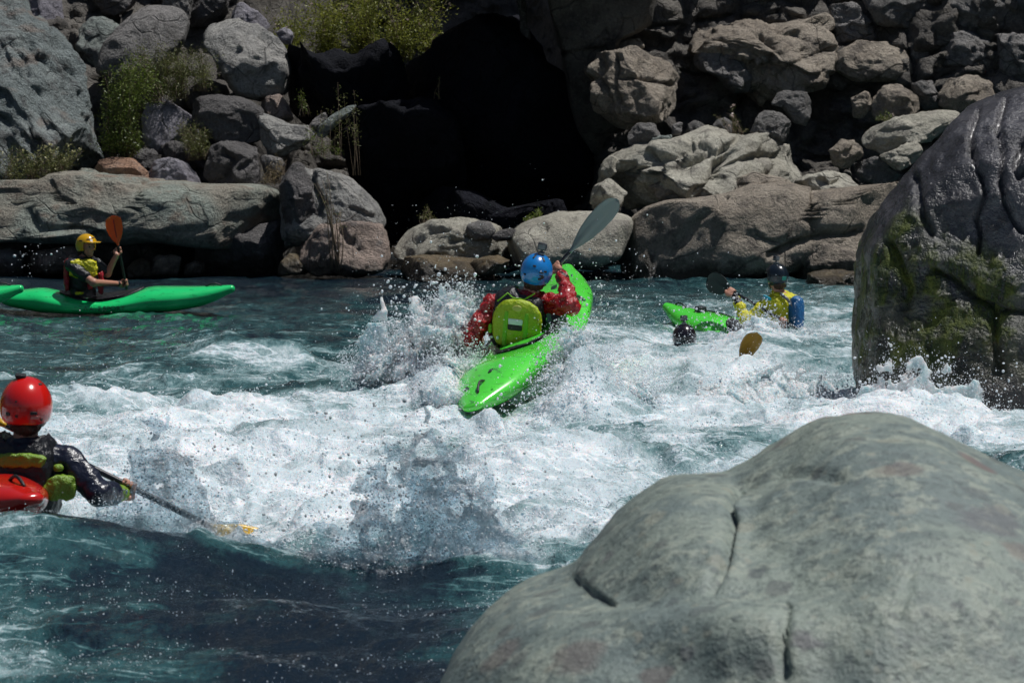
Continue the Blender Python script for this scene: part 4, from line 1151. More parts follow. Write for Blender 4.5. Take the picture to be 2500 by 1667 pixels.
# ================================================================= KAYAKS, PADDLERS, PADDLES
def paint(name, col, rough=0.35, bump=0.0, scale=30, coat=0.0, vary=0.12, scuff=None):
    m = NT(name)
    tc = m.n('ShaderNodeTexCoord').outputs['Object']
    n = m.noise(tc, scale * 0.3, 3, 0.6)
    c = m.mix(n, tuple(v * (1 - vary) for v in col), tuple(min(1, v * (1 + vary)) for v in col))
    if scuff:
        sc = m.noise(m.scaled(tc, (3, 3, 14), (0.3, 0.5, 0.2)), 3.0, 4, 0.75)
        c = m.mix(m.math('MULTIPLY', m.ramp(sc, 0.57, 0.66), 0.7), c, scuff)
    kw = dict(Base_Color=c, Roughness=m.math('ADD', rough - 0.06, m.math('MULTIPLY', n, 0.12)))
    if coat: kw['Coat_Weight'] = coat; kw['Coat_Roughness'] = 0.08
    if bump: kw['Normal'] = m.bump(m.noise(tc, scale, 4, 0.65), 0.7, bump)
    m.bsdf(**kw)
    return m.mat
M['lime'] = paint('lime_green_plastic', (0.085, 0.70, 0.05), 0.25, coat=0.5, scuff=(0.05, 0.10, 0.05))
M['emerald'] = paint('emerald_green_plastic', (0.012, 0.62, 0.17), 0.22, coat=0.6, scuff=(0.01, 0.16, 0.05), vary=.06)
M['redplastic'] = paint('red_plastic', (0.55, 0.012, 0.008), 0.22, coat=0.5)
M['black'] = paint('black_webbing', (0.012, 0.012, 0.014), 0.5, bump=0.01)
M['neoprene'] = paint('black_neoprene', (0.010, 0.011, 0.014), 0.32, bump=0.02, scale=25)
M['navy'] = paint('navy_wet_nylon', (0.010, 0.014, 0.03), 0.3, bump=0.012, scale=18)
M['redjacket'] = paint('wet_red_nylon', (0.33, 0.008, 0.010), 0.26, bump=0.05, scale=16, coat=0.3)
M['yellowjacket'] = paint('yellow_lime_nylon', (0.62, 0.58, 0.01), 0.4, bump=0.05, scale=16)
M['limefabric'] = paint('lime_yellow_fabric', (0.36, 0.47, 0.008), 0.45, bump=0.03, scale=22)
M['limestrip'] = paint('lime_green_webbing', (0.20, 0.50, 0.012), 0.45, bump=0.02, scale=40)
M['olivegreen'] = paint('leaf_green_fabric', (0.17, 0.30, 0.02), 0.45, bump=0.03, scale=25)
M['bluefabric'] = paint('blue_fabric', (0.01, 0.12, 0.32), 0.4, bump=0.03, scale=22)
M['redfabric'] = paint('red_fabric', (0.36, 0.01, 0.02), 0.4, bump=0.03, scale=22)
M['bluehelmet'] = paint('blue_helmet_shell', (0.008, 0.19, 0.55), 0.25, coat=0.5, vary=.05)
M['redhelmet'] = paint('red_helmet_shell', (0.62, 0.010, 0.006), 0.2, coat=0.8, vary=.04)
M['yellowhelmet'] = paint('yellow_helmet_shell', (0.62, 0.34, 0.006), 0.22, coat=0.6, vary=.05)
M['darkhelmet'] = paint('black_green_helmet_shell', (0.008, 0.014, 0.022), 0.22, coat=0.25)
M['blackhelmet'] = paint('black_helmet_shell', (0.012, 0.009, 0.014), 0.22, coat=0.5)
M['skin'] = paint('skin', (0.46, 0.22, 0.15), 0.45, bump=0.006, scale=60, vary=.1)
M['hair'] = paint('brown_hair', (0.05, 0.022, 0.012), 0.5, bump=0.03, scale=60)
M['white'] = paint('reflective_white', (0.72, 0.76, 0.78), 0.35)
M['greyplastic'] = paint('grey_plastic', (0.12, 0.13, 0.14), 0.3)
M['camera'] = paint('camera_body', (0.03, 0.033, 0.04), 0.3)
M['lens'] = paint('lens_glass', (0.01, 0.01, 0.015), 0.05, coat=1)
M['shaft'] = paint('carbon_shaft', (0.014, 0.016, 0.02), 0.25, coat=0.4)
M['greyblade'] = paint('grey_green_blade', (0.16, 0.21, 0.20), 0.3, vary=.06, coat=0.2)
M['orangeblade'] = paint('orange_red_blade', (0.85, 0.085, 0.008), 0.35, coat=0.3, vary=.08)
M['darkblade'] = paint('dark_green_blade', (0.008, 0.020, 0.017), 0.45)
M['oliveblade'] = paint('olive_brown_blade', (0.20, 0.115, 0.012), 0.25, coat=0.4)
M['yellowblade'] = paint('yellow_blade', (0.62, 0.36, 0.01), 0.3, coat=0.3)
M['teal'] = paint('teal_print', (0.01, 0.25, 0.19), 0.3)
M['eye'] = paint('dark_eye', (0.02, 0.015, 0.012), 0.1)
M['mouth'] = paint('lips', (0.30, 0.10, 0.08), 0.4)
M['letter'] = paint('dark_green_lettering', (0.012, 0.035, 0.022), 0.35)

def norm(v):
    v = np.array(v, float); return v / np.linalg.norm(v)

def box_mesh(c, axes, half, bev=0.25):
    """rounded block: centre, three axes (rows), half sizes"""
    U, Fc = ico(3)
    q = np.sign(U) * np.abs(U) ** bev
    q = q / np.abs(q).max(1)[:, None] * (1 - 0.12 * (1 - np.abs(U).max(1))[:, None]) if bev < 0.2 else q
    return np.array(c) + (q * np.array(half)) @ np.array(axes), Fc

def tube(pts, rad, n=10, closed=False):
    pts = np.asarray(pts, float); m = len(pts)
    rad = np.broadcast_to(np.asarray(rad, float), (m,))
    if closed: T = np.roll(pts, -1, 0) - np.roll(pts, 1, 0)
    else: T = np.gradient(pts, axis=0)
    T /= np.linalg.norm(T, axis=1)[:, None]
    ref = np.array([0, 0, 1.0]) if abs(T[:, 2]).mean() < 0.8 else np.array([1.0, 0, 0])
    A = np.cross(T, ref); A /= np.linalg.norm(A, axis=1)[:, None]
    B = np.cross(T, A)
    ph = np.linspace(0, 2 * math.pi, n, endpoint=False)
    V = (pts[:, None] + rad[:, None, None] * (np.cos(ph)[None, :, None] * A[:, None] + np.sin(ph)[None, :, None] * B[:, None])).reshape(-1, 3)
    Q = []
    for i in range(m if closed else m - 1):
        j = (i + 1) % m
        for k in range(n):
            Q.append((i * n + k, i * n + (k + 1) % n, j * n + (k + 1) % n, j * n + k))
    Q = np.array(Q)
    if closed: return V, Q
    V = np.concatenate([V, pts[:1], pts[-1:]])
    c0, c1 = len(V) - 2, len(V) - 1
    T1 = [(c0, (k + 1) % n, k) for k in range(n)] + [(c1, (m - 1) * n + k, (m - 1) * n + (k + 1) % n) for k in range(n)]
    return V, [Q, np.array(T1)]

class Kayak:
    TOP = ([0, .05, .20, .34, .46, .56, .66, .85, .95, 1], [.22, .25, .29, .20, .175, .215, .29, .285, .295, .30])
    BOT = ([0, .06, .2, .35, .6, .75, .88, .95, 1], [.17, .09, .02, 0, 0, .015, .07, .14, .22])
    WID = ([0, .03, .1, .22, .36, .5, .64, .78, .9, .97, 1], [.05, .11, .20, .275, .315, .325, .31, .26, .165, .09, .045])
    def __init__(self, stern, fwd, up, L=2.6, ws=1.0, ck=.45):
        self.ck = ck
        self.o = np.array(stern, float); self.L = L; self.ws = ws
        self.f = norm(fwd); u = np.array(up, float)
        self.r = norm(np.cross(self.f, u)); self.u = np.cross(self.r, self.f)
        tt = np.linspace(0, 1, 161)
        def sm(tab):
            y = np.interp(tt, np.interp(tab[0], [0, .45, 1], [0, ck, 1]), tab[1]); k = np.ones(9) / 9
            return np.convolve(np.pad(y, 4, mode='edge'), k, 'valid')
        self.tt, self.top, self.bot, self.wid = tt, sm(self.TOP), sm(self.BOT), sm(self.WID)
    def w(self, t, lat, up):
        """local to world"""
        t = np.asarray(t, float)
        return self.o + np.multiply.outer(t * self.L, self.f) + np.multiply.outer(lat, self.r) + np.multiply.outer(up, self.u)
    def ring(self, t, ph):
        top, bot, wd = (np.interp(t, self.tt, a) for a in (self.top, self.bot, self.wid))
        wd = wd * self.ws
        seam = bot + (top - bot) * 0.56
        c, s = np.cos(ph), np.sin(ph)
        lat = wd * np.sign(c) * np.abs(c) ** np.where(s > 0, 0.78, 0.55)
        up = np.where(s > 0, seam + (top - seam) * np.abs(s) ** 1.05, seam - (seam - bot) * np.abs(s) ** 0.8)
        lat = lat * np.where(s < 0, 1 - 0.16 * np.abs(s) ** 2, 1 - 0.06 * s)
        return lat, up
    def build(self, label, mat, group='kayaks on the river'):
        n, m = 90, 48
        e = 0.5 - 0.5 * np.cos(np.linspace(0, math.pi, n))
        V = []
        for t in e:
            ph = np.linspace(0, 2 * math.pi, m, endpoint=False)
            lat, up = self.ring(t, ph)
            V.append(self.w(np.full(m, t), lat, up))
        caps = []
        V = np.concatenate(V)
        Q = []
        for i in range(n - 1):
            for k in range(m):
                Q.append((i * m + k, i * m + (k + 1) % m, (i + 1) * m + (k + 1) % m, (i + 1) * m + k))
        # rounded nose and tail
        T = []
        for t, i, sg in ((0, 0, -1), (1, n - 1, 1)):
            ctr = V[i * m:(i + 1) * m].mean(0)
            prev = i * m
            for q, (sc, ex) in enumerate(((0.85, .016), (0.55, .030))):
                rr = ctr + (V[i * m:(i + 1) * m] - ctr) * sc + self.f * ex * sg
                st = len(V); V = np.concatenate([V, rr])
                for k in range(m):
                    a = (prev + k, prev + (k + 1) % m, st + (k + 1) % m, st + k)
                    Q.append(a if sg > 0 else a[::-1])
                prev = st
            st = len(V); V = np.concatenate([V, (ctr + self.f * .036 * sg)[None]])
            for k in range(m):
                a = (prev + k, prev + (k + 1) % m, st)
                T.append(a if sg > 0 else a[::-1])
        self.root = empty('kayak', self.w(0.5, 0, 0), label, 'kayak', group)
        self.hull = put('hull', V, [np.array(Q), np.array(T)], mat, self.root)
        # cockpit rim
        ph = np.linspace(0, 2 * math.pi, 40, endpoint=False)
        t = self.ck + 0.165 * np.sin(ph) * (1 + .08 * np.sin(ph)); lat = 0.215 * np.cos(ph)
        tp = np.interp(t, self.tt, self.top)
        Vt, Ft = tube(self.w(t, lat, tp - 0.012 + 0.02 * np.abs(np.sin(ph)) ** 2 - (lat / .33) ** 2 * .02), .016, 8, True)
        put('cockpit_rim', Vt, Ft, M['black'], self.root)
        # grab loops at the ends and a drain plug
        for t0, t1 in ((0.045, 0.115), (0.89, 0.96)):
            q = np.linspace(0, 1, 9)
            t = t0 + (t1 - t0) * q
            up = np.interp(t, self.tt, self.top) + 0.035 * np.sin(math.pi * q) - 0.004
            Vt, Ft = tube(self.w(t, 0.02 * np.ones(9), up), .009, 8)
            put('grab_loop', Vt, Ft, M['black'], self.root)
        return self
    def side_w(self, t, up, sign):
        ph = np.linspace(-math.pi / 2, math.pi / 2, 200)
        out = []
        for a, b in zip(t, up):
            lat, u = self.ring(a, ph)
            out.append(np.interp(b, u, lat))
        return np.array(out) * sign

def blade_mesh(base, tip, nrm_, width, thick=0.012, asym=0.12, spoon=0.05, shape='spoon'):
    """a paddle blade from its throat to its tip, facing nrm_"""
    base = np.array(base); tip = np.array(tip)
    a = tip - base; L = np.linalg.norm(a); a = a / L
    n = np.array(nrm_, float); n = norm(n - a * (n @ a)); b = np.cross(n, a)
    U = np.linspace(0, 1, 26); Wv = np.linspace(-1, 1, 13)
    def halfw(u):
        w = np.interp(u, [0, .06, .18, .35, .55, .75, .88, .95, 1], [.10, .16, .45, .78, .97, 1, .88, .66, .16])
        return w * width / 2
    V = []
    for side in (1, -1):
        for u in U:
            w = halfw(u)
            for v in Wv:
                cen = asym * width * math.sin(math.pi * u) * (1 if v > 0 else 0.4)
                y = v * w + (cen if v > 0 else -cen * 0.0)
                rib = 0.010 * math.exp(-(v * w / 0.018) ** 2) * (1 - u) ** 0.8
                th = thick * 0.5 * (1 - 0.75 * v * v) * (1 - 0.5 * u) + (0.010 * (1 - u) ** 3) + rib
                off = spoon * (u * u) + 0.25 * spoon * (v * v) * u
                V.append(base + a * (u * L) + b * y + n * (off + side * th))
    V = np.array(V); nu, nv = len(U), len(Wv); S = nu * nv
    Q = []
    for i in range(nu - 1):
        for j in range(nv - 1):
            q = (i * nv + j, i * nv + j + 1, (i + 1) * nv + j + 1, (i + 1) * nv + j)
            Q.append(q[::-1]); Q.append(tuple(S + k for k in q))
    ring = [j for j in range(nv)] + [i * nv + nv - 1 for i in range(1, nu)] + [(nu - 1) * nv + j for j in range(nv - 2, -1, -1)] + [i * nv for i in range(nu - 2, 0, -1)]
    for k in range(len(ring)):
        p, q = ring[k], ring[(k + 1) % len(ring)]
        Q.append((p, q, S + q, S + p))
    return V, np.array(Q)

def paddle(label, p0, p1, mats, nrm0, nrm1, width=0.20, blen=0.47, srad=0.0155, asym=.12, spine=None):
    """shaft and two blades between the tips p0 and p1"""
    p0 = np.array(p0); p1 = np.array(p1); a = norm(p1 - p0)
    root = empty('paddle', (p0 + p1) / 2, label, 'paddle', 'kayak paddles')
    q = np.linspace(0, 1, 12)
    s0, s1 = p0 + a * (blen - .05), p1 - a * (blen - .05)
    V, Fc = tube(s0 + np.outer(q, s1 - s0), srad, 12)
    put('shaft', V, Fc, mats[0], root)
    V, Fc = blade_mesh(p0 + a * blen, p0, nrm0, width, asym=asym); bl = put('blade', V, Fc, mats[1], root)
    if spine:
        nn = norm(np.array(nrm0, float) - a * (np.array(nrm0, float) @ a)); q = np.linspace(0.02, .85, 8)
        Vt, Ft = tube(p0 + a * blen - np.outer(q * blen, a) + np.outer(.008 + .05 * q * q, nn), .011 * (1 - .5 * q), 8); put('spine', Vt, Ft, spine, bl)
    V, Fc = blade_mesh(p1 - a * blen, p1, nrm1, width, asym=asym); put('blade', V, Fc, mats[2], root)
    return root

def frame(fwd, up):
    f = norm(fwd); r = norm(np.cross(f, up)); u = np.cross(r, f)
    return r, f, u                         # right, forward, up

def add_hand(fl, wrist, grip, shaft, srad=0.0155):
    """a fist closed round a shaft: palm, four curled fingers, thumb"""
    w = np.array(wrist); g = np.array(grip); s = norm(shaft)
    d = norm(g - w - s * ((g - w) @ s))     # from wrist toward the shaft
    pal = np.cross(s, d)                     # palm normal
    palm_c = g - d * 0.035 + pal * 0.024
    fl.chain([w, palm_c - d * 0.02, palm_c + d * 0.02], [.026, .028, .024], .012, flat=(pal, 0.62))
    for i, (o_, ln) in enumerate(((-.031, .9), (-.0105, 1.0), (.0105, .96), (.030, .8))):
        c = g + s * o_
        R_ = srad + 0.0085
        pts = [palm_c + d * 0.015 + s * o_]
        for an in (70, 25, -25, -80, -130):
            q = math.radians(an)
            pts.append(c + R_ * (math.sin(q) * pal + math.cos(q) * d) * (1 if ln > .85 else .97))
        fl.chain(pts, [.0105, .0100, .0098, .0092, .0086, .0078], .004)
    th = [palm_c - d * 0.025 - s * 0.028, palm_c - d * .005 - s * .045, g - d * .022 - s * .034 - pal * .006, g - d * .004 - s * .022 - pal * (srad + .009)]
    fl.chain(th, [.014, .0125, .011, .009], .006)

def add_head(fl, c, fr, s=1.0):
    r, f, u = fr
    Rm = np.stack([r, f, u], 1)
    c = np.array(c)
    fl.ell(c + u * .02 * s, np.array([.076, .094, .10]) * s, Rm, .02)
    fl.ell(c + f * .03 * s - u * .055 * s, np.array([.056, .062, .062]) * s, Rm, .03)          # jaw
    fl.cap(c + f * .088 * s + u * .012 * s, c + f * .108 * s - u * .024 * s, .010 * s, .015 * s, .012)  # nose
    for sg in (-1, 1):
        fl.ell(c + r * sg * .077 * s - f * .006 * s - u * .005 * s, np.array([.012, .022, .034]) * s, Rm, .006)  # ears
        fl.ell(c + r * sg * .033 * s + f * .082 * s + u * .022 * s, np.array([.020, .012, .008]) * s, Rm, .01)   # brows
        fl.ell(c + r * sg * .034 * s + f * .072 * s - u * .022 * s, np.array([.02, .016, .018]) * s, Rm, .012)   # cheeks
    fl.ell(c + f * .088 * s - u * .058 * s, np.array([.024, .010, .008]) * s, Rm, .006)        # lips
    fl.ell(c + f * .078 * s - u * .092 * s, np.array([.022, .02, .016]) * s, Rm, .012)         # chin

def person(label, J, fwd, up, head_fwd, head_up, helmet, jacket, h=0.009, hs=1.0, grips=None, wrinkle=.010, cuff=None, hair=True, chest_flat=0.68):
    """J: joints in world space. Returns the body object; clothing is parented to it."""
    J = {k: np.array(v, float) for k, v in J.items()}
    r, f, u = frame(fwd, up)
    hr = frame(head_fwd, head_up)
    allp = np.array(list(J.values()))
    lo, hi = allp.min(0) - 0.26, allp.max(0) + 0.26
    # ---- body: one continuous surface
    fl = Field(lo, hi, h)
    fl.chain([J['pelvis'], (J['pelvis'] + J['chest']) / 2, J['chest']], [.15, .135, .155], .05, flat=(f, chest_flat))
    fl.cut(J['pelvis'] - u * .06, -u)
    fl.cap(J['sl'] * .72 + J['sr'] * .28, J['sr'] * .72 + J['sl'] * .28, .075, .075, .05)
    fl.cap(J['chest'] + u * .06, J['neck'], .09, .056, .05)
    fl.cap(J['neck'], J['head'] - hr[2] * .05, .056, .054, .02)
    for a in 'lr':
        if 's' + a in J and 'e' + a in J:
            fl.chain([J['s' + a], J['e' + a], J['w' + a]], [.054, .042, .029], .03)
            if grips and a in grips:
                add_hand(fl, J['w' + a], grips[a][0], grips[a][1])
            else:
                d = norm(J['w' + a] - J['e' + a])
                fl.cap(J['w' + a], J['w' + a] + d * .07, .028, .034, .012)
                for q in range(4):
                    o_ = r * (q - 1.5) * .019
                    fl.chain([J['w' + a] + d * .06 + o_, J['w' + a] + d * .10 + o_, J['w' + a] + d * .125 + o_ + f * .02], [.010, .0095, .008], .004)
                fl.chain([J['w' + a] + d * .02 + r * .03, J['w' + a] + d * .06 + r * .05, J['w' + a] + d * .085 + r * .05], [.013, .011, .009], .006)
    add_head(fl, J['head'], hr, hs)
    V, Q = fl.mesh()
    body = put('person', V, Q, M['skin'], origin=J['pelvis'] - u * .1)
    tag(body, label, 'person', 'paddlers in the rapid')
    # ---- jacket
    fl = Field(lo, hi, h)
    fl.chain([J['pelvis'], (J['pelvis'] + J['chest']) / 2, J['chest']], [.165, .15, .172], .05, flat=(f, chest_flat + .04))
    fl.cap(J['sl'] * .75 + J['sr'] * .25, J['sr'] * .75 + J['sl'] * .25, .092, .092, .05)
    fl.cap(J['chest'] + u * .06, J['neck'] - u * .005, .105, .066, .04)
    fl.cut(J['neck'] + u * .015, u)
    fl.cut(J['pelvis'] - u * .05, -u)
    for a in 'lr':
        if 's' + a in J and 'e' + a in J:
            fl.chain([J['s' + a], J['s' + a] * .45 + J['e' + a] * .55, J['e' + a], J['e' + a] * .5 + J['w' + a] * .5, J['w' + a] - norm(J['w' + a] - J['e' + a]) * (.055 if cuff else .0)], [.074, .066, .060, .052, .042], .03)
    fl.ripple(wrinkle, 7.0, 3.3, (1, 1, 1.8))
    fl.ripple(wrinkle * .5, 17.0, 8.1)
    V, Q = fl.mesh()
    put('jacket', V, Q, jacket, body)
    if cuff:
        for a in 'lr':
            if 'e' + a in J:
                fl = Field(J['w' + a] - .2, J['w' + a] + .2, .006)
                d = norm(J['w' + a] - J['e' + a])
                fl.cap(J['w' + a] - d * .10, J['w' + a] - d * .005, .047, .038, .01)
                fl.ripple(.005, 22)
                V, Q = fl.mesh(); put('cuff', V, Q, cuff, body)
    # ---- helmet
    R3 = np.stack(hr, 1); c = J['head']; hx, hf, hu = hr
    fl = Field(c - .24, c + .24, .006)
    sz = np.array([.112, .132, .128]) * hs
    fl.ell(c + hu * .018, sz, R3, 0)
    fl.ell(c + hu * .018, sz - .013, R3, 0, sub=True)
    G = fl.points()
    q = (G - c) @ R3
    low = -(q[..., 2] + 0.050 + 0.018 * np.clip(-q[..., 1] / .1, -1, 1))          # lower edge, deeper at the nape
    face = np.maximum(q[..., 1] - 0.045 , -9)                                       # face opening
    faceo = np.minimum(face, -(q[..., 2] - 0.048))
    fl.f = np.maximum(np.maximum(fl.f, low), faceo).astype(np.float32)
    # brim
    V, Q = fl.mesh()
    hel = put('helmet', V, Q, helmet, body)
    # dark foam liner showing below the shell
    fl = Field(c - .24, c + .24, .007)
    fl.ell(c + hu * .018, sz - .008, R3, 0)
    q = (fl.points() - c) @ R3
    band = np.maximum(np.abs(q[..., 2] + .058) - .022, q[..., 1] - .03)
    fl.f = np.maximum(fl.f, band).astype(np.float32)
    V, Q = fl.mesh(); put('liner', V, Q, M['black'], hel)
    hel['_c'] = [float(v) for v in c + hu * .018]
    J['_hr'] = hr; J['_sz'] = sz
    if hair:
        fl = Field(c - .2, c + .2, .007)
        fl.ell(c - hf * .045 - hu * .065, (.074, .06, .06), R3, .01)
        fl.ripple(.010, 40, 2, (1, 1, .3))
        V, Q = fl.mesh(); put('hair', V, Q, M['hair'], body)
    # ---- face
    for sg in (-1, 1):
        U, Fc = ico(2)
        put('eye', c + hx * sg * .032 * hs + hf * .082 * hs + hu * .004 * hs + U * .011, Fc, M['eye'], body)
        # chin strap
        pts = [c + hx * sg * .088 + hu * -.04, c + hx * sg * .075 - hu * .075 + hf * .03, c + hx * sg * .03 - hu * .118 + hf * .055]
        Vt, Ft = tube(np.array(pts), .008, 6); put('chin_strap', Vt, Ft, M['black'], body)
    return body, hel, J

def on_helmet(J, hel, dx, dy, dz, half, mat, name, lift=0.001, bev=0.35):
    """a small block lying on the shell in head-space direction (right, forward, up)"""
    hr = np.stack(J['_hr'], 1); sz = J['_sz']
    d = norm((dx, dy, dz))
    c = np.array(hel['_c'])
    k = 1 / np.sqrt(((d / sz) ** 2).sum())
    p = c + hr @ (d * k)
    n = norm(hr @ (d / sz ** 2))
    a = norm(np.cross(J['_hr'][2], n)) if abs(n @ J['_hr'][2]) < .95 else J['_hr'][0]
    b = np.cross(n, a)
    V, Fc = box_mesh(p + n * lift, np.stack([a, b, n]), half, bev)
    return put(name, V, Fc, mat, hel), p, n, a, b

def vest(body, J, fwd, up, mat, h=.009, r=(.185, .145, .24), drop=.0, name='life_vest', panel=None):
    rr, f, u = frame(fwd, up)
    c = J['chest'] - u * drop
    fl = Field(c - .36, c + .36, h)
    R3 = np.stack([rr, f, u], 1)
    fl.ell(c, r, R3, .0, p=2.8)
    q = (fl.points() - J['neck']) @ R3
    nk = .11 - np.sqrt(q[..., 0] ** 2 + (q[..., 1] * .8) ** 2 + (np.minimum(q[..., 2], 0) * .8) ** 2)
    fl.f = np.maximum(fl.f, nk.astype(np.float32))
    for a, sg in (('l', -1), ('r', 1)):
        q = (fl.points() - J['s' + a]) @ R3
        ah = .085 - np.sqrt(q[..., 1] ** 2 + (q[..., 2] + .02) ** 2 + (np.minimum(q[..., 0] * sg + .02, 0)) ** 2)
        fl.f = np.maximum(fl.f, ah.astype(np.float32))
    fl.ripple(.006, 9, 1)
    V, Q = fl.mesh()
    return put(name, V, Q, mat, body)

def pad(parent, c, axes, half, mat, name, p=3.2, ripple=.004):
    R3 = np.stack([norm(a) for a in axes], 1)
    m = max(half) + .05
    fl = Field(np.array(c) - m, np.array(c) + m, max(.005, m / 45))
    fl.ell(c, half, R3, 0, p=p)
    if ripple: fl.ripple(ripple, 14, 5)
    V, Q = fl.mesh()
    return put(name, V, Q, mat, parent)

def skirt(body, k, waist, u, mat):
    """spray deck from the cockpit rim up to the waist"""
    ph = np.linspace(0, 2 * math.pi, 40, endpoint=False)
    rings = []
    for q, s in ((0, 1.06), (.0, 1.0), (.25, .8), (.6, .62), (1, .6)):
        t = k.ck + .165 * np.sin(ph) * s; lat = .215 * np.cos(ph) * s
        base = k.w(t, lat, np.interp(t, k.tt, k.top) + (.012 if s > 1.02 else .02))
        top = waist + np.outer(np.cos(ph), k.r) * .15 + np.outer(np.sin(ph), k.f) * .12
        rings.append(base * (1 - q) + top * q)
    V = np.concatenate(rings); n = 40
    Q = [(i * n + j, i * n + (j + 1) % n, (i + 1) * n + (j + 1) % n, (i + 1) * n + j) for i in range(len(rings) - 1) for j in range(n)]
    return put('spray_skirt', V, np.array(Q), mat, body)

def text_mesh(body, size):
    cu = bpy.data.curves.new('lettering', 'FONT'); cu.body = body; cu.size = size
    ob = bpy.data.objects.new('lettering', cu); scene.collection.objects.link(ob)
    dg = bpy.context.evaluated_depsgraph_get()
    me = bpy.data.meshes.new_from_object(ob.evaluated_get(dg))
    V = np.array([v.co[:] for v in me.vertices]); polys = [list(p.vertices) for p in me.polygons]
    bpy.data.objects.remove(ob); bpy.data.curves.remove(cu)
    T = []
    for p in polys:
        for i in range(1, len(p) - 1): T.append((p[0], p[i], p[i + 1]))
    bpy.data.meshes.remove(me)
    return V, np.array(T)

# ---------------------------------------------------------------- the middle paddler in the lime kayak
stern = at(1178, 1034, 19.25); bow = at(1402, 722, 21.75)
fw = bow - stern
k1 = Kayak(stern - np.array([0, 0, .06]), fw, (-0.30, 0.0, 1.0), L=np.linalg.norm(fw) + .08, ws=1.22, ck=.545).build('lime green kayak plunging through the foam, stern toward the viewer', M['lime'])
# stern and bow prints
for (t0, lat0, sz, rot, nm) in ((.10, -.10, .05, .3, 'decal'), (.17, .03, .035, 0, 'decal'), (.80, .06, .06, .2, 'decal')):
    tp = float(np.interp(t0, k1.tt, k1.top)) - (lat0 / .3) ** 2 * .1
    c = k1.w(t0, lat0, tp + .002)
    V, Fc = box_mesh(c, np.stack([norm(k1.r * math.cos(rot) + k1.f * math.sin(rot)), norm(-k1.r * math.sin(rot) + k1.f * math.cos(rot)), k1.u]), (sz * .4, sz, .004), .5)
    put(nm, V, Fc, M['letter'], k1.root)
GR = at(1359, 652, 21.0)
PT, PB = at(1506, 484, 21.0), at(1082, 968, 21.12)
sdir = norm(PT - PB)
GRr = PB + sdir * ((GR - PB) @ sdir)
GL = PB + sdir * .44
J1 = dict(pelvis=at(1268, 900, 20.72), chest=at(1264, 775, 20.70), neck=at(1296, 712, 20.70), head=at(1309, 668, 20.70),
          sl=at(1200, 744, 20.70), sr=at(1336, 740, 20.68), el=at(1150, 826, 20.62), wl=GL - np.array([.02, .05, -.055]), er=at(1394, 748, 20.48), wr=GRr + np.array([.03, -.06, -.045]))
fwd1 = (0.22, 1, 0.1)
b1, h1, J1 = person('person in a red jacket and blue helmet paddling away through the foam', J1, fwd1, (0.16, -.02, 1), (0.15, 1, .12), (.17, -.1, 1), M['bluehelmet'], M['redjacket'], h=.0085, hs=1.05, grips={'r': (GRr, sdir), 'l': (GL, sdir)}, cuff=M['neoprene'], wrinkle=.016)
paddle('long paddle with a grey-green blade raised over the blue helmet', PT, PB, (M['shaft'], M['greyblade'], M['greyblade']), (.25, -1, .1), (.6, -.7, .2), width=.15, blen=.53, asym=.03)
v1 = vest(b1, J1, fwd1, (0.16, -.02, 1), M['neoprene'], r=(.205, .155, .240), drop=.015)
rr, ff, uu = frame(fwd1, (0.10, -.06, 1))
pc = at(1262, 793, 20.555)
pp = pad(v1, pc, (rr, ff, uu), (.182, .050, .186), M['limefabric'], 'back_panel', p=2.6, ripple=.0012)
for sx in (-.075, .075):
    pad(v1, pc + rr * sx - ff * .040 - uu * .035, (rr, ff, uu), (.017, .012, .135), M['limestrip'], 'webbing_strip', p=6, ripple=0)
pad(v1, pc - ff * .049 + uu * .028 + rr * -.003, (rr, ff, uu), (.054, .006, .022), M['white'], 'reflective_patch', p=8, ripple=0)
pad(v1, pc - ff * .050 - uu * .013 + rr * -.003, (rr, ff, uu), (.054, .006, .021), M['black'], 'dark_patch', p=8, ripple=0)
pad(v1, pc - ff * .038 + uu * .115, (rr, ff, uu), (.046, .008, .036), paint('faded_print', (.5, .5, .1), .5), 'round_print', p=2, ripple=0)
pad(v1, pc - rr * .195 - uu * .05 + ff * .01, (rr, ff, uu), (.017, .02, .035), M['limestrip'], 'side_tab', p=3, ripple=0)
# collar piping
q = np.linspace(0, 1, 14)
cpts = np.array([at(1214 + 4 * 0, 735, 20.56), at(1240, 715, 20.56), at(1252, 727, 20.55), at(1280, 731, 20.55), at(1306, 716, 20.56)])
Vt, Ft = tube(cpts, .006, 6); put('piping', Vt, Ft, M['limestrip'], v1)
skirt(b1, k1, J1['pelvis'] + np.array([0, 0, .10]), k1.u, M['neoprene'])
for dx, dz in ((-.62, -.15), (.52, -.12), (-.05, .45), (.72, .25), (.36, -.25)):
    on_helmet(J1, h1, dx, -1, dz, (.012, .007, .003), M['black'], 'vent')
for dx, dz in ((-.25, 1.2), (.45, 1.1)):
    on_helmet(J1, h1, dx, -.7, dz, (.007, .02, .003), M['black'], 'vent')
for i in range(3):
    on_helmet(J1, h1, .40 + .03 * i, -1, -.02 - .16 * i + .15, (.016, .005, .002), M['black'], 'sticker')
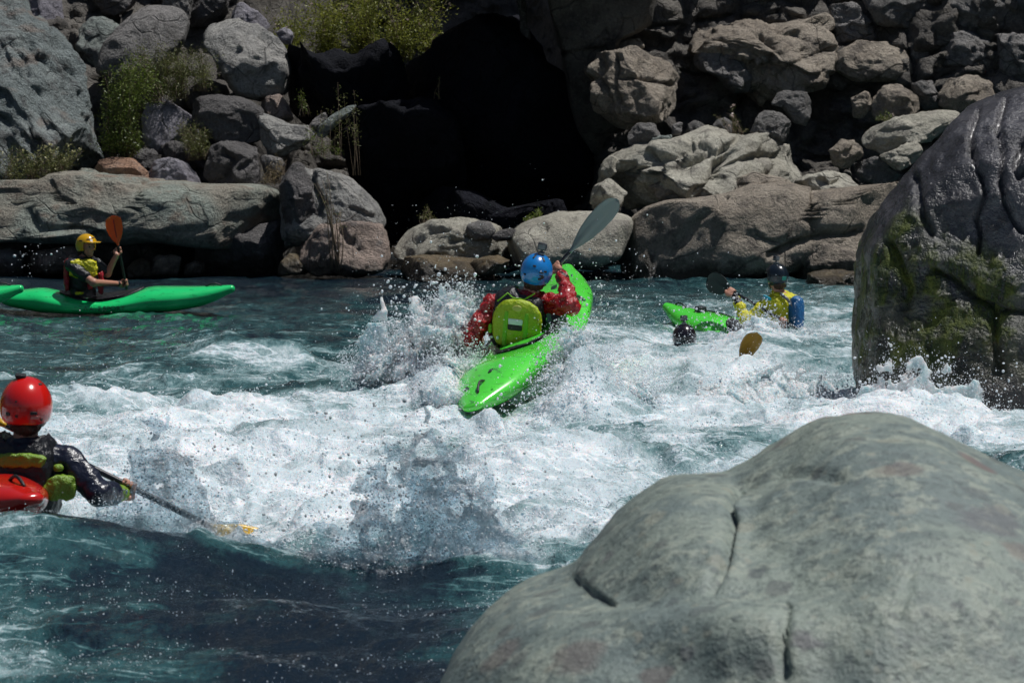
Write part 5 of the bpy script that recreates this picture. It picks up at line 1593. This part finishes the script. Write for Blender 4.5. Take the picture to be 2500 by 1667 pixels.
def action_camera(hel, J, d, yaw=0):
    m, p, n, a, b = on_helmet(J, hel, *d, (.022, .028, .010), M['greyplastic'], 'camera_mount', lift=.006)
    up_ = norm(J['_hr'][2]); fwd_ = norm(J['_hr'][1]); rt = np.cross(fwd_, up_)
    c = p + up_ * .055
    Vt, Ft = tube(np.stack([p, p + up_ * .03]), .010, 8); put('camera_stem', Vt, Ft, M['greyplastic'], hel)
    V, Fc = box_mesh(c, np.stack([rt, fwd_, up_]), (.034, .020, .026), .28); put('camera_case', V, Fc, M['camera'], hel)
    V, Fc = box_mesh(c + fwd_ * .021 + rt * .012, np.stack([rt, fwd_, up_]), (.013, .008, .013), .8); put('camera_lens', V, Fc, M['lens'], hel)
    V, Fc = box_mesh(c - fwd_ * .019, np.stack([rt, fwd_, up_]), (.026, .003, .018), .3); put('camera_screen', V, Fc, M['greyplastic'], hel)
action_camera(h1, J1, (.10, -.05, 1))

# ---------------------------------------------------------------- the yellow helmeted paddler, far left
D2 = 32.0
k2 = Kayak(at(-12, 766, D2 + .05), (1, -.03, .012), (0, -.10, 1), L=2.69).build('emerald green kayak gliding sideways under the yellow helmeted paddler', M['emerald'])
for word, x_l, wid_ in (('WAVE', 212, .215), ('SPORT', 264, .245)):
    V, T = text_mesh(word, .075)
    V[:, 0] -= V[:, 0].min(); V[:, 0] *= wid_ / V[:, 0].max()
    t = (at(x_l, 745, D2)[0] - k2.o[0] + V[:, 0]) / k2.L; upv = .070 + V[:, 1]
    lat = k2.side_w(t, upv, 1) + .004
    Vw = np.array([k2.w(a, b, c) for a, b, c in zip(t, lat, upv)])
    put('lettering', Vw, T, M['letter'], k2.root, smooth=False)
pT, pB = at(274, 524, 32.05), at(318, 752, 32.28)
pT2 = pT; pB2 = pT + norm(pB - pT) * 1.95
sd2 = norm(pT2 - pB2)
ga = pT2 - sd2 * .42; gb = pT2 - sd2 * .80
J2 = dict(pelvis=at(204, 722, D2), chest=at(200, 662, D2), neck=at(206, 628, D2), head=at(211, 602, D2 - .02),
          sr=at(172, 648, D2 - .13), sl=at(234, 646, D2 + .10), er=at(228, 690, D2 - .30), wr=gb + np.array([-.06, -.05, -.01]), el=at(262, 668, D2 + .12), wl=ga + np.array([-.02, -.05, -.05]))
fwd2 = (.55, -.72, 0)
b2, h2, J2 = person('person in a yellow helmet and yellow top paddling the emerald kayak', J2, (.75, -.62, 0), (-.03, 0, 1), (.80, -.58, -.06), (0, 0, 1), M['yellowhelmet'], M['yellowjacket'], h=.009, grips={'r': (gb, sd2), 'l': (ga, sd2)}, wrinkle=.008)
# short sleeved: bare forearms are the body itself; the top ends above the elbows
for ch in list(b2.children):
    if ch.name.startswith('jacket'):
        bpy.data.objects.remove(ch)
rr, ff, uu = frame((.75, -.62, 0), (-.03, 0, 1))
fl = Field(J2['chest'] - .5, J2['chest'] + .5, .009)
fl.chain([J2['pelvis'], (J2['pelvis'] + J2['chest']) / 2, J2['chest']], [.165, .15, .172], .05, flat=(ff, .72))
fl.cap(J2['sl'] * .75 + J2['sr'] * .25, J2['sr'] * .75 + J2['sl'] * .25, .092, .092, .05)
fl.cap(J2['chest'] + uu * .06, J2['neck'], .105, .066, .04)
for a in 'lr':
    fl.chain([J2['s' + a], J2['s' + a] * .35 + J2['e' + a] * .65], [.076, .064], .03)
fl.ripple(.010, 7, 3.3, (1, 1, 1.8)); fl.cut(J2['neck'] + uu * .01, uu)
V, Q = fl.mesh(); put('jacket', V, Q, M['neoprene'], b2)
v2 = vest(b2, J2, (.75, -.62, 0), (-.03, 0, 1), M['neoprene'], r=(.182, .150, .235), drop=.03)
toc = norm(np.array([0, 0, CAM_H]) - J2['chest'])
axc = (np.array([1.0, 0, 0]), toc, np.array([0, 0, 1.0]))
pad(v2, at(203, 656, D2 - .155), axc, (.155, .045, .105), M['yellowjacket'], 'chest_panel', p=3.5, ripple=.004)
pad(v2, at(163, 672, D2 - .12), axc, (.030, .05, .17), M['redfabric'], 'red_strap', p=3, ripple=.008)
pad(v2, at(246, 690, D2 - .10), axc, (.032, .04, .12), M['redfabric'], 'red_strap', p=3, ripple=.008)
pad(v2, at(220, 700, D2 - .165), axc, (.030, .02, .035), M['redfabric'], 'red_pocket', p=3)
pad(v2, at(194, 716, D2 - .165), axc, (.045, .02, .018), M['yellowjacket'], 'yellow_buckle', p=3)
skirt(b2, k2, J2['pelvis'], k2.u, M['neoprene'])
paddle('upright paddle with an orange-red blade held by the yellow helmeted paddler', pT2, pB2, (M['darkblade'], M['orangeblade'], M['orangeblade']), (.15, -1, 0), (.8, -.6, 0), width=.185, blen=.36, asym=.03, spine=M['redfabric'])
wd = norm(J2['wr'] - J2['er'])
Vt, Ft = tube(np.stack([J2['wr'] - wd * .055, J2['wr'] - wd * .025]), .036, 10); put('wristwatch', Vt, Ft, M['black'], b2)
for dx, dy, dz in ((-.6, .9, .75), (0, 1, .9), (.6, .9, .75), (1, .1, .5)):
    on_helmet(J2, h2, dx, dy, dz, (.022, .006, .003), M['black'], 'vent')
on_helmet(J2, h2, .35, 1, .55, (.016, .012, .003), M['white'], 'sticker')
# helmet peak
hx, hf, hu = J2['_hr']
fl = Field(J2['head'] - .26, J2['head'] + .26, .006)
fl.ell(J2['head'] + hf * .105 + hu * .058, (.10, .065, .012), np.stack([hx, hf, hu], 1), 0, p=2.4)
V, Q = fl.mesh(); put('peak', V, Q, M['yellowhelmet'], h2)
# the kayak whose end pokes in at the left edge
k3 = Kayak(at(52, 756, 31.2) - np.array([2.62, 0, .03]), (1, .05, .0), (0, -.1, 1), L=2.6).build('emerald green kayak end entering at the left edge with a black loop', M['emerald'])

# ---------------------------------------------------------------- the yellow-jacketed paddler, right
D4 = 29.2
kb = at(1622, 783, 30.2); ks = at(2060, 822, 28.3)
k4 = Kayak(ks - np.array([0, 0, .36]), kb - ks + np.array([0, 0, .26]), (0, -.1, 1), L=np.linalg.norm(kb - ks)).build('lime green kayak of the yellow-jacketed paddler, bow pointing left', M['lime'])
c = k4.w(.80, .0, float(np.interp(.80, k4.tt, k4.top)) + .022)
V, Fc = box_mesh(c, np.stack([k4.r, k4.f, k4.u]), (.05, .05, .035), .3); put('deck_camera', V, Fc, M['camera'], k4.root)
q = np.linspace(.58, .86, 10)
Vt, Ft = tube(k4.w(q, .05 * np.ones(10), np.interp(q, k4.tt, k4.top) + .015), .008, 6); put('deck_line', Vt, Ft, M['black'], k4.root)
pa, pb = at(1738, 682, 29.5), at(1910, 782, 28.9)
sd4 = norm(pb - pa); pb4 = pa + sd4 * 1.95
g4 = pa + sd4 * ((at(1797, 717, 29.4) - pa) @ sd4); g4b = pa + sd4 * 1.0
J4 = dict(pelvis=at(1918, 812, D4), chest=at(1908, 752, D4), neck=at(1900, 712, D4), head=at(1896, 678, D4),
          sl=at(1878, 738, D4 - .05), sr=at(1942, 738, D4 + .02), el=at(1822, 784, D4 - .12), wl=g4 + np.array([.025, -.05, -.05]), er=at(1905, 800, D4 + .25), wr=g4b + np.array([.03, .05, -.05]))
b4, h4, J4 = person('person in a yellow jacket, blue vest and dark helmet right of the middle', J4, (-.80, .55, 0), (-.06, 0, 1), (-.72, .68, .05), (-.02, 0, 1), M['darkhelmet'], M['yellowjacket'], h=.0095, grips={'l': (g4, sd4), 'r': (g4b, sd4)}, cuff=M['neoprene'], wrinkle=.014)
v4 = vest(b4, J4, (-.80, .55, 0), (-.06, 0, 1), M['yellowjacket'], r=(.160, .135, .20), drop=.06)
pad(v4, at(1944, 768, D4 - .12), (np.array([.75, .66, 0]), np.array([.66, -.75, 0]), np.array([-.05, 0, 1])), (.075, .07, .19), M['bluefabric'], 'blue_back_pad', p=3)
pad(v4, at(1872, 727, D4 - .13), (np.array([.9, .1, -.3]), np.array([0, -1, 0]), np.array([.3, 0, .9])), (.045, .02, .022), paint('light_blue_print', (.01, .30, .42), .4), 'shoulder_print', p=3)
st = np.array([at(1905, 716, D4 - .12), at(1922, 730, D4 - .15), at(1936, 748, D4 - .16), at(1940, 790, D4 - .17)])
Vt, Ft = tube(st, .016, 8); put('shoulder_strap', Vt, Ft, M['greyplastic'], v4)
skirt(b4, k4, J4['pelvis'], k4.u, M['neoprene'])
paddle('dark glossy paddle held by the yellow-jacketed paddler', pa - sd4 * .02, pb4, (M['shaft'], M['darkblade'], M['darkblade']), (.45, -.85, -.4), (.8, -.5, .2), width=.22, blen=.30, asym=.05)
on_helmet(J4, h4, -.25, -.9, -.1, (.026, .020, .003), M['teal'], 'print')
action_camera(h4, J4, (.0, .1, 1))

# ---------------------------------------------------------------- the black helmet in the foam
D5 = 26.9
J5 = dict(pelvis=at(1690, 1000, D5), chest=at(1685, 915, D5), neck=at(1676, 866, D5), head=at(1671, 828, D5), sl=at(1630, 895, D5), sr=at(1735, 895, D5),
          el=at(1610, 960, D5 + .1), wl=at(1640, 1000, D5 + .3), er=at(1770, 960, D5 - .1), wr=at(1790, 935, D5 - .6))
b5, h5, J5 = person('person in a black helmet sunk in the foam beside the olive paddle blade', J5, (-.1, 1, .05), (0, 0, 1), (-.1, 1, .05), (-.05, 0, 1), M['blackhelmet'], M['navy'], h=.011, hs=1.02)
action_camera(h5, J5, (.0, -.1, 1))
on_helmet(J5, h5, -.6, -.8, -.3, (.03, .006, .002), M['white'], 'print')
bt = at(1849, 802, 23.8); bb = bt + norm(at(1800, 905, 24.1) - bt) * 1.9
paddle('olive brown paddle blade poking out of the foam by the black helmet', bt, bb, (M['shaft'], M['oliveblade'], M['oliveblade']), (.1, -1, .1), (.8, -.5, .2), width=.16, blen=.42, asym=.02)

# ---------------------------------------------------------------- the red helmeted paddler, front left
D6 = 13.9
k6 = Kayak(at(85, 1318, 13.25), (-.55, .85, -.05), (0, -.1, 1), L=2.55, ws=1.0).build('red kayak stern awash at the left edge in front of the red helmet', M['redplastic'])
p6a = at(694, 1374, 14.25); p6d = norm(at(104, 1082, 14.15) - p6a); p6b = p6a + p6d * 1.97
g6r = p6a + p6d * ((at(318, 1176, 14.2) - p6a) @ p6d); g6l = p6a + p6d * 1.40
J6 = dict(pelvis=at(55, 1300, D6), chest=at(58, 1160, D6), neck=at(62, 1072, D6), head=at(64, 1000, D6), sl=at(-40, 1125, D6), sr=at(166, 1122, D6), er=at(242, 1205, D6 - .10), wr=g6r + np.array([-.02, -.06, -.03]), el=at(-120, 1230, D6), wl=at(-150, 1150, D6 + .25))
b6, h6, J6 = person('person in a red helmet and navy jacket seen from behind at the left edge', J6, (.1, 1, 0), (.0, 0, 1), (-.12, 1, -.02), (.02, 0, 1), M['redhelmet'], M['navy'], h=.0075, hs=1.15, grips={'r': (g6r, p6d)}, wrinkle=.006, cuff=M['olivegreen'], chest_flat=.66)
v6 = vest(b6, J6, (.1, 1, 0), (0, 0, 1), M['neoprene'], h=.008, r=(.19, .15, .25), drop=.02)
rr, ff, uu = frame((.1, 1, 0), (0, 0, 1))
pad(v6, at(48, 1124, D6 - .150), (rr, ff, uu), (.125, .022, .034), M['olivegreen'], 'green_band', p=3.5)
pad(v6, at(148, 1190, D6 - .125), (norm(rr + ff * .4), norm(ff - rr * .4), uu), (.080, .026, .062), M['olivegreen'], 'green_side_panel', p=3)
pad(v6, at(142, 1142, D6 - .11), (rr, ff, uu), (.024, .02, .018), M['olivegreen'], 'green_tab', p=2.2)
pad(v6, at(0, 1190, D6 - .150), (rr, ff, uu), (.10, .02, .04), M['navy'], 'back_pad', p=3)
paddle('black-shafted paddle with a yellow blade beside the red helmeted paddler', p6a, p6b, (M['shaft'], M['yellowblade'], M['yellowblade']), (.1, -.8, .6), (.1, -1, .1), width=.17, blen=.42, srad=.0165)
for dx, dz, hw, hh in ((-.72, -.28, .014, .008), (.30, -.18, .018, .008), (-.28, -.30, .006, .005), (-.30, .22, .005, .004), (.75, -.55, .007, .006)):
    on_helmet(J6, h6, dx, -1, dz, (hw, hh, .003), M['black'], 'vent')
on_helmet(J6, h6, .36, -1, -.36, (.022, .008, .002), paint('worn_sticker', (.5, .22, .2), .4), 'sticker')
on_helmet(J6, h6, .62, -.5, 1.0, (.014, .006, .003), M['black'], 'vent')
on_helmet(J6, h6, -.18, -.15, 1, (.026, .030, .011), M['black'], 'camera_mount', lift=.006)
# ================================================================= PLANTS OF THE BANK
def leaf_mat(name, dark, light, trans=0.25):
    m = NT(name)
    a = m.n('ShaderNodeAttribute', attribute_name='tint').outputs['Fac']
    col = m.mix(a, dark, light)
    b = m.bsdf(Base_Color=col, Roughness=0.5)
    t = m.n('ShaderNodeBsdfTranslucent'); m.link(col, t.inputs[0])
    mx = m.n('ShaderNodeMixShader'); mx.inputs[0].default_value = trans
    m.link(b.outputs[0], mx.inputs[1]); m.link(t.outputs[0], mx.inputs[2]); m.link(mx.outputs[0], m.out.inputs[0])
    return m.mat
M['leaf'] = leaf_mat('fresh_green_leaves', (0.035, 0.065, 0.010), (0.22, 0.29, 0.05))
M['olive'] = leaf_mat('olive_leaves', (0.065, 0.08, 0.022), (0.23, 0.25, 0.075))
M['thicket'] = leaf_mat('yellow_green_leaves', (0.07, 0.10, 0.012), (0.36, 0.38, 0.06), .4)
M['twig'] = paint('dry_twig_bark', (0.16, 0.12, 0.08), 0.7)
M['petal'] = leaf_mat('pale_pink_petals', (0.55, 0.38, 0.34), (0.7, 0.6, 0.55))
M['cream'] = leaf_mat('cream_petals', (0.45, 0.42, 0.2), (0.62, 0.6, 0.36))

def leaves_mesh(name, pts, L, W, mat, parent, r_, upb=0.5):
    n = len(pts)
    d = r_.normal(size=(n, 3)); d[:, 2] += upb; d /= np.linalg.norm(d, axis=1)[:, None]
    e = np.cross(d, r_.normal(size=(n, 3))); e /= np.linalg.norm(e, axis=1)[:, None]
    nn = np.cross(d, e)
    l = L * r_.uniform(.6, 1.3, n)[:, None]; w = W * r_.uniform(.7, 1.3, n)[:, None]
    V = np.stack([pts, pts + d * l * .5 + e * w * .5, pts + d * l + nn * w * .35, pts + d * l * .5 - e * w * .5], 1).reshape(-1, 3)
    Q = np.arange(4 * n).reshape(-1, 4)
    o = put(name, V, Q, mat, parent, smooth=False)
    a = o.data.attributes.new('tint', 'FLOAT', 'POINT')
    cl = np.clip(.5 + .45 * fbm(pts * 3.2, 2) + r_.normal(size=n) * .22, 0, 1)
    a.data.foreach_set('value', np.repeat(cl, 4).astype(np.float32))
    return o

def plant(label, name, zt, bases, blobs, D, nst, nleaf, L, W, mat, seed, srad=.006, cat='shrub', flowers=None, bare=0.35, scat=.05, dd=.30):
    r_ = np.random.default_rng(900 + seed)
    ox, oy, sc = ZT[zt]
    B = np.array([at(ox + a * sc, oy + b * sc, D) for a, b in bases])
    root = empty(name, B.mean(0), label, cat, 'plants of the far bank')
    wts = np.array([b[2] * b[3] for b in blobs], float); wts /= wts.sum()
    s = sc * D / F
    VV, QQ, TT, off = [], [], [], 0
    cand = []
    for i in range(nst):
        b = blobs[r_.choice(len(blobs), p=wts)]
        c = at(ox + b[0] * sc, oy + b[1] * sc, D)
        ang = r_.uniform(0, 2 * math.pi); q = math.sqrt(r_.random())
        tip = c + np.array([math.cos(ang) * q * b[2] * s, r_.normal() * dd * .6, math.sin(ang) * q * b[3] * s])
        st = B[np.argmin(np.abs(B[:, 0] - tip[0]) + r_.random(len(B)) * .4)] + r_.normal(size=3) * np.array([.06, .06, .0])
        t = np.linspace(0, 1, 7)[:, None]
        mid = (st + tip) / 2 + np.array([(st[0] - tip[0]) * .25, 0, abs(tip[2] - st[2]) * .15]) + r_.normal(size=3) * .04
        pts = st * (1 - t) ** 2 + 2 * mid * t * (1 - t) + tip * t ** 2
        V, Fc = tube(pts, srad * np.linspace(1, .3, 7), 4)
        VV.append(V); QQ.append(Fc[0] + off); TT.append(Fc[1] + off); off += len(V)
        cand.append(pts)
    put('stems', np.concatenate(VV), [np.concatenate(QQ), np.concatenate(TT)], M['twig'], root)
    cand = np.array(cand)
    if nleaf:
        k = r_.integers(0, nst, nleaf); u = bare + (1 - bare) * r_.random(nleaf) ** .8
        idx = u * 6; i0 = np.minimum(idx.astype(int), 5); fr = (idx - i0)[:, None]
        p = cand[k, i0] * (1 - fr) + cand[k, i0 + 1] * fr
        tw = r_.normal(size=(nleaf, 3)) * scat
        leaves_mesh('foliage', p + tw, L, W, mat, root, r_)
    if flowers:
        n, fm = flowers
        k = r_.integers(0, nst, n)
        p = np.repeat(cand[k, 6] + r_.normal(size=(n, 3)) * .05, 6, 0) + r_.normal(size=(n * 6, 3)) * .010
        leaves_mesh('blossom', p, .035, .028, fm, root, r_)
    return root

plant('big leafy bush growing between the boulders of the left bank', 'bush', 1, [(620, 870), (700, 860), (900, 560), (1050, 540)], [(660, 520, 100, 190), (650, 720, 110, 130), (740, 400, 90, 130)], 43.0, 90, 7500, .042, .018, M['leaf'], 1, scat=.06)
plant('greyish olive bush behind the leafy bush on the left bank', 'bush', 1, [(850, 560), (980, 540), (1100, 500)], [(840, 320, 140, 110), (1000, 360, 120, 120), (1130, 360, 80, 100), (900, 470, 100, 70)], 43.9, 110, 8000, .050, .009, M['olive'], 2, scat=.06)
plant('yellow-flowered plants at the left edge on the long ledge', 'flowering_plant', 1, [(60, 990), (180, 985), (320, 960), (-40, 980)], [(60, 880, 110, 90), (200, 870, 110, 100), (330, 870, 80, 90), (400, 830, 50, 70)], 41.95, 100, 3600, .035, .014, M['olive'], 3, cat='plant', flowers=(40, M['cream']), scat=.04)
plant('small round shrub on the lilac-grey rock', 'shrub', 1, [(1060, 880), (1090, 870)], [(1060, 740, 80, 80), (1000, 700, 40, 50), (1110, 780, 50, 60)], 42.9, 60, 2200, .045, .010, M['olive'], 4, scat=.04)
plant('sunlit yellow-green thicket with pink blossoms at the top edge', 'thicket', 2, [(250, 330), (450, 340), (650, 330), (850, 330), (1000, 280)], [(330, 130, 150, 150), (500, 120, 200, 190), (720, 100, 200, 190), (900, 150, 150, 150), (190, 150, 80, 100), (1040, -10, 110, 70), (600, 0, 300, 60)], 48.6, 260, 17000, .055, .018, M['thicket'], 5, cat='thicket', flowers=(45, M['petal']), scat=.09, bare=.1, dd=.8)
plant('twiggy bare plant rooted by the thin pale wedge', 'twiggy_plant', 2, [(600, 960), (500, 860), (440, 850)], [(560, 560, 50, 130), (500, 520, 40, 110), (580, 720, 50, 140), (460, 620, 50, 80), (430, 820, 50, 40)], 42.2, 15, 420, .04, .012, M['olive'], 6, srad=.0045, cat='plant', scat=.035)
plant('thin upright stems in front of the pinkish-brown boulder', 'reed_plant', 2, [(505, 1480), (512, 1470), (495, 1470)], [(460, 1000, 20, 110), (530, 1010, 20, 80), (400, 1010, 25, 90), (490, 1120, 30, 80)], 40.1, 11, 190, .035, .009, M['olive'], 7, srad=.010, cat='plant', scat=.03)
plant('leafy sprig against the dark hollow under the top thicket', 'sprig', 2, [(315, 640)], [(310, 530, 22, 50), (300, 560, 15, 40)], 43.9, 10, 160, .04, .016, M['leaf'], 8, cat='plant', srad=.004, scat=.025)
plant('single thin twig in the middle of the dark hollow', 'twig', 2, [(1068, 545)], [(1066, 440, 5, 24), (1035, 515, 3, 12)], 43.1, 4, 30, .03, .012, M['leaf'], 9, cat='plant', srad=.004, scat=.012, bare=.0)
plant('small green plant growing behind the smooth pale rock', 'small_plant', 2, [(1580, 1215), (1530, 1220)], [(1605, 1165, 25, 35), (1545, 1190, 30, 20)], 41.4, 14, 260, .035, .018, M['leaf'], 10, cat='plant', srad=.004, scat=.025)
plant('wispy plant growing behind the low pale ledge', 'small_plant', 2, [(985, 1225), (1000, 1225)], [(990, 1160, 25, 45), (950, 1180, 20, 25), (1035, 1180, 15, 30)], 41.9, 14, 160, .035, .010, M['olive'], 11, cat='plant', srad=.004, scat=.02)
plant('thin flowering plant on the sculpted ledge', 'thin_plant', 3, [(1110, 735), (1140, 740), (1160, 735)], [(1075, 610, 18, 50), (1100, 660, 20, 40), (1150, 710, 35, 20), (1000, 640, 14, 14)], 42.9, 18, 200, .04, .008, M['olive'], 12, cat='plant', srad=.005, scat=.02, flowers=(5, M['petal']))
plant('tuft of dry grass between the hollowed boulder and the split boulder', 'grass_tuft', 1, [(1480, 1000), (1520, 1000), (1550, 960)], [(1490, 930, 50, 60), (1530, 900, 40, 50), (1450, 980, 40, 30)], 42.0, 50, 500, .05, .007, paint('dry_grass', (.20, .15, .06), .7), 13, cat='plant', srad=.004, scat=.02)
plant('leafy plant at the right foot of the speckled boulder', 'small_plant', 2, [(390, 850), (430, 860), (520, 880)], [(410, 800, 30, 50), (470, 820, 50, 40), (350, 720, 30, 40)], 42.4, 22, 380, .035, .013, M['leaf'], 14, cat='plant', srad=.004, scat=.03)
plant('green plant beside the tilted shelf of the right cliff', 'small_plant', 4, [(400, 440), (380, 440)], [(395, 420, 14, 20), (370, 425, 14, 14)], 43.1, 12, 160, .04, .012, M['leaf'], 15, cat='plant', srad=.004, scat=.02)
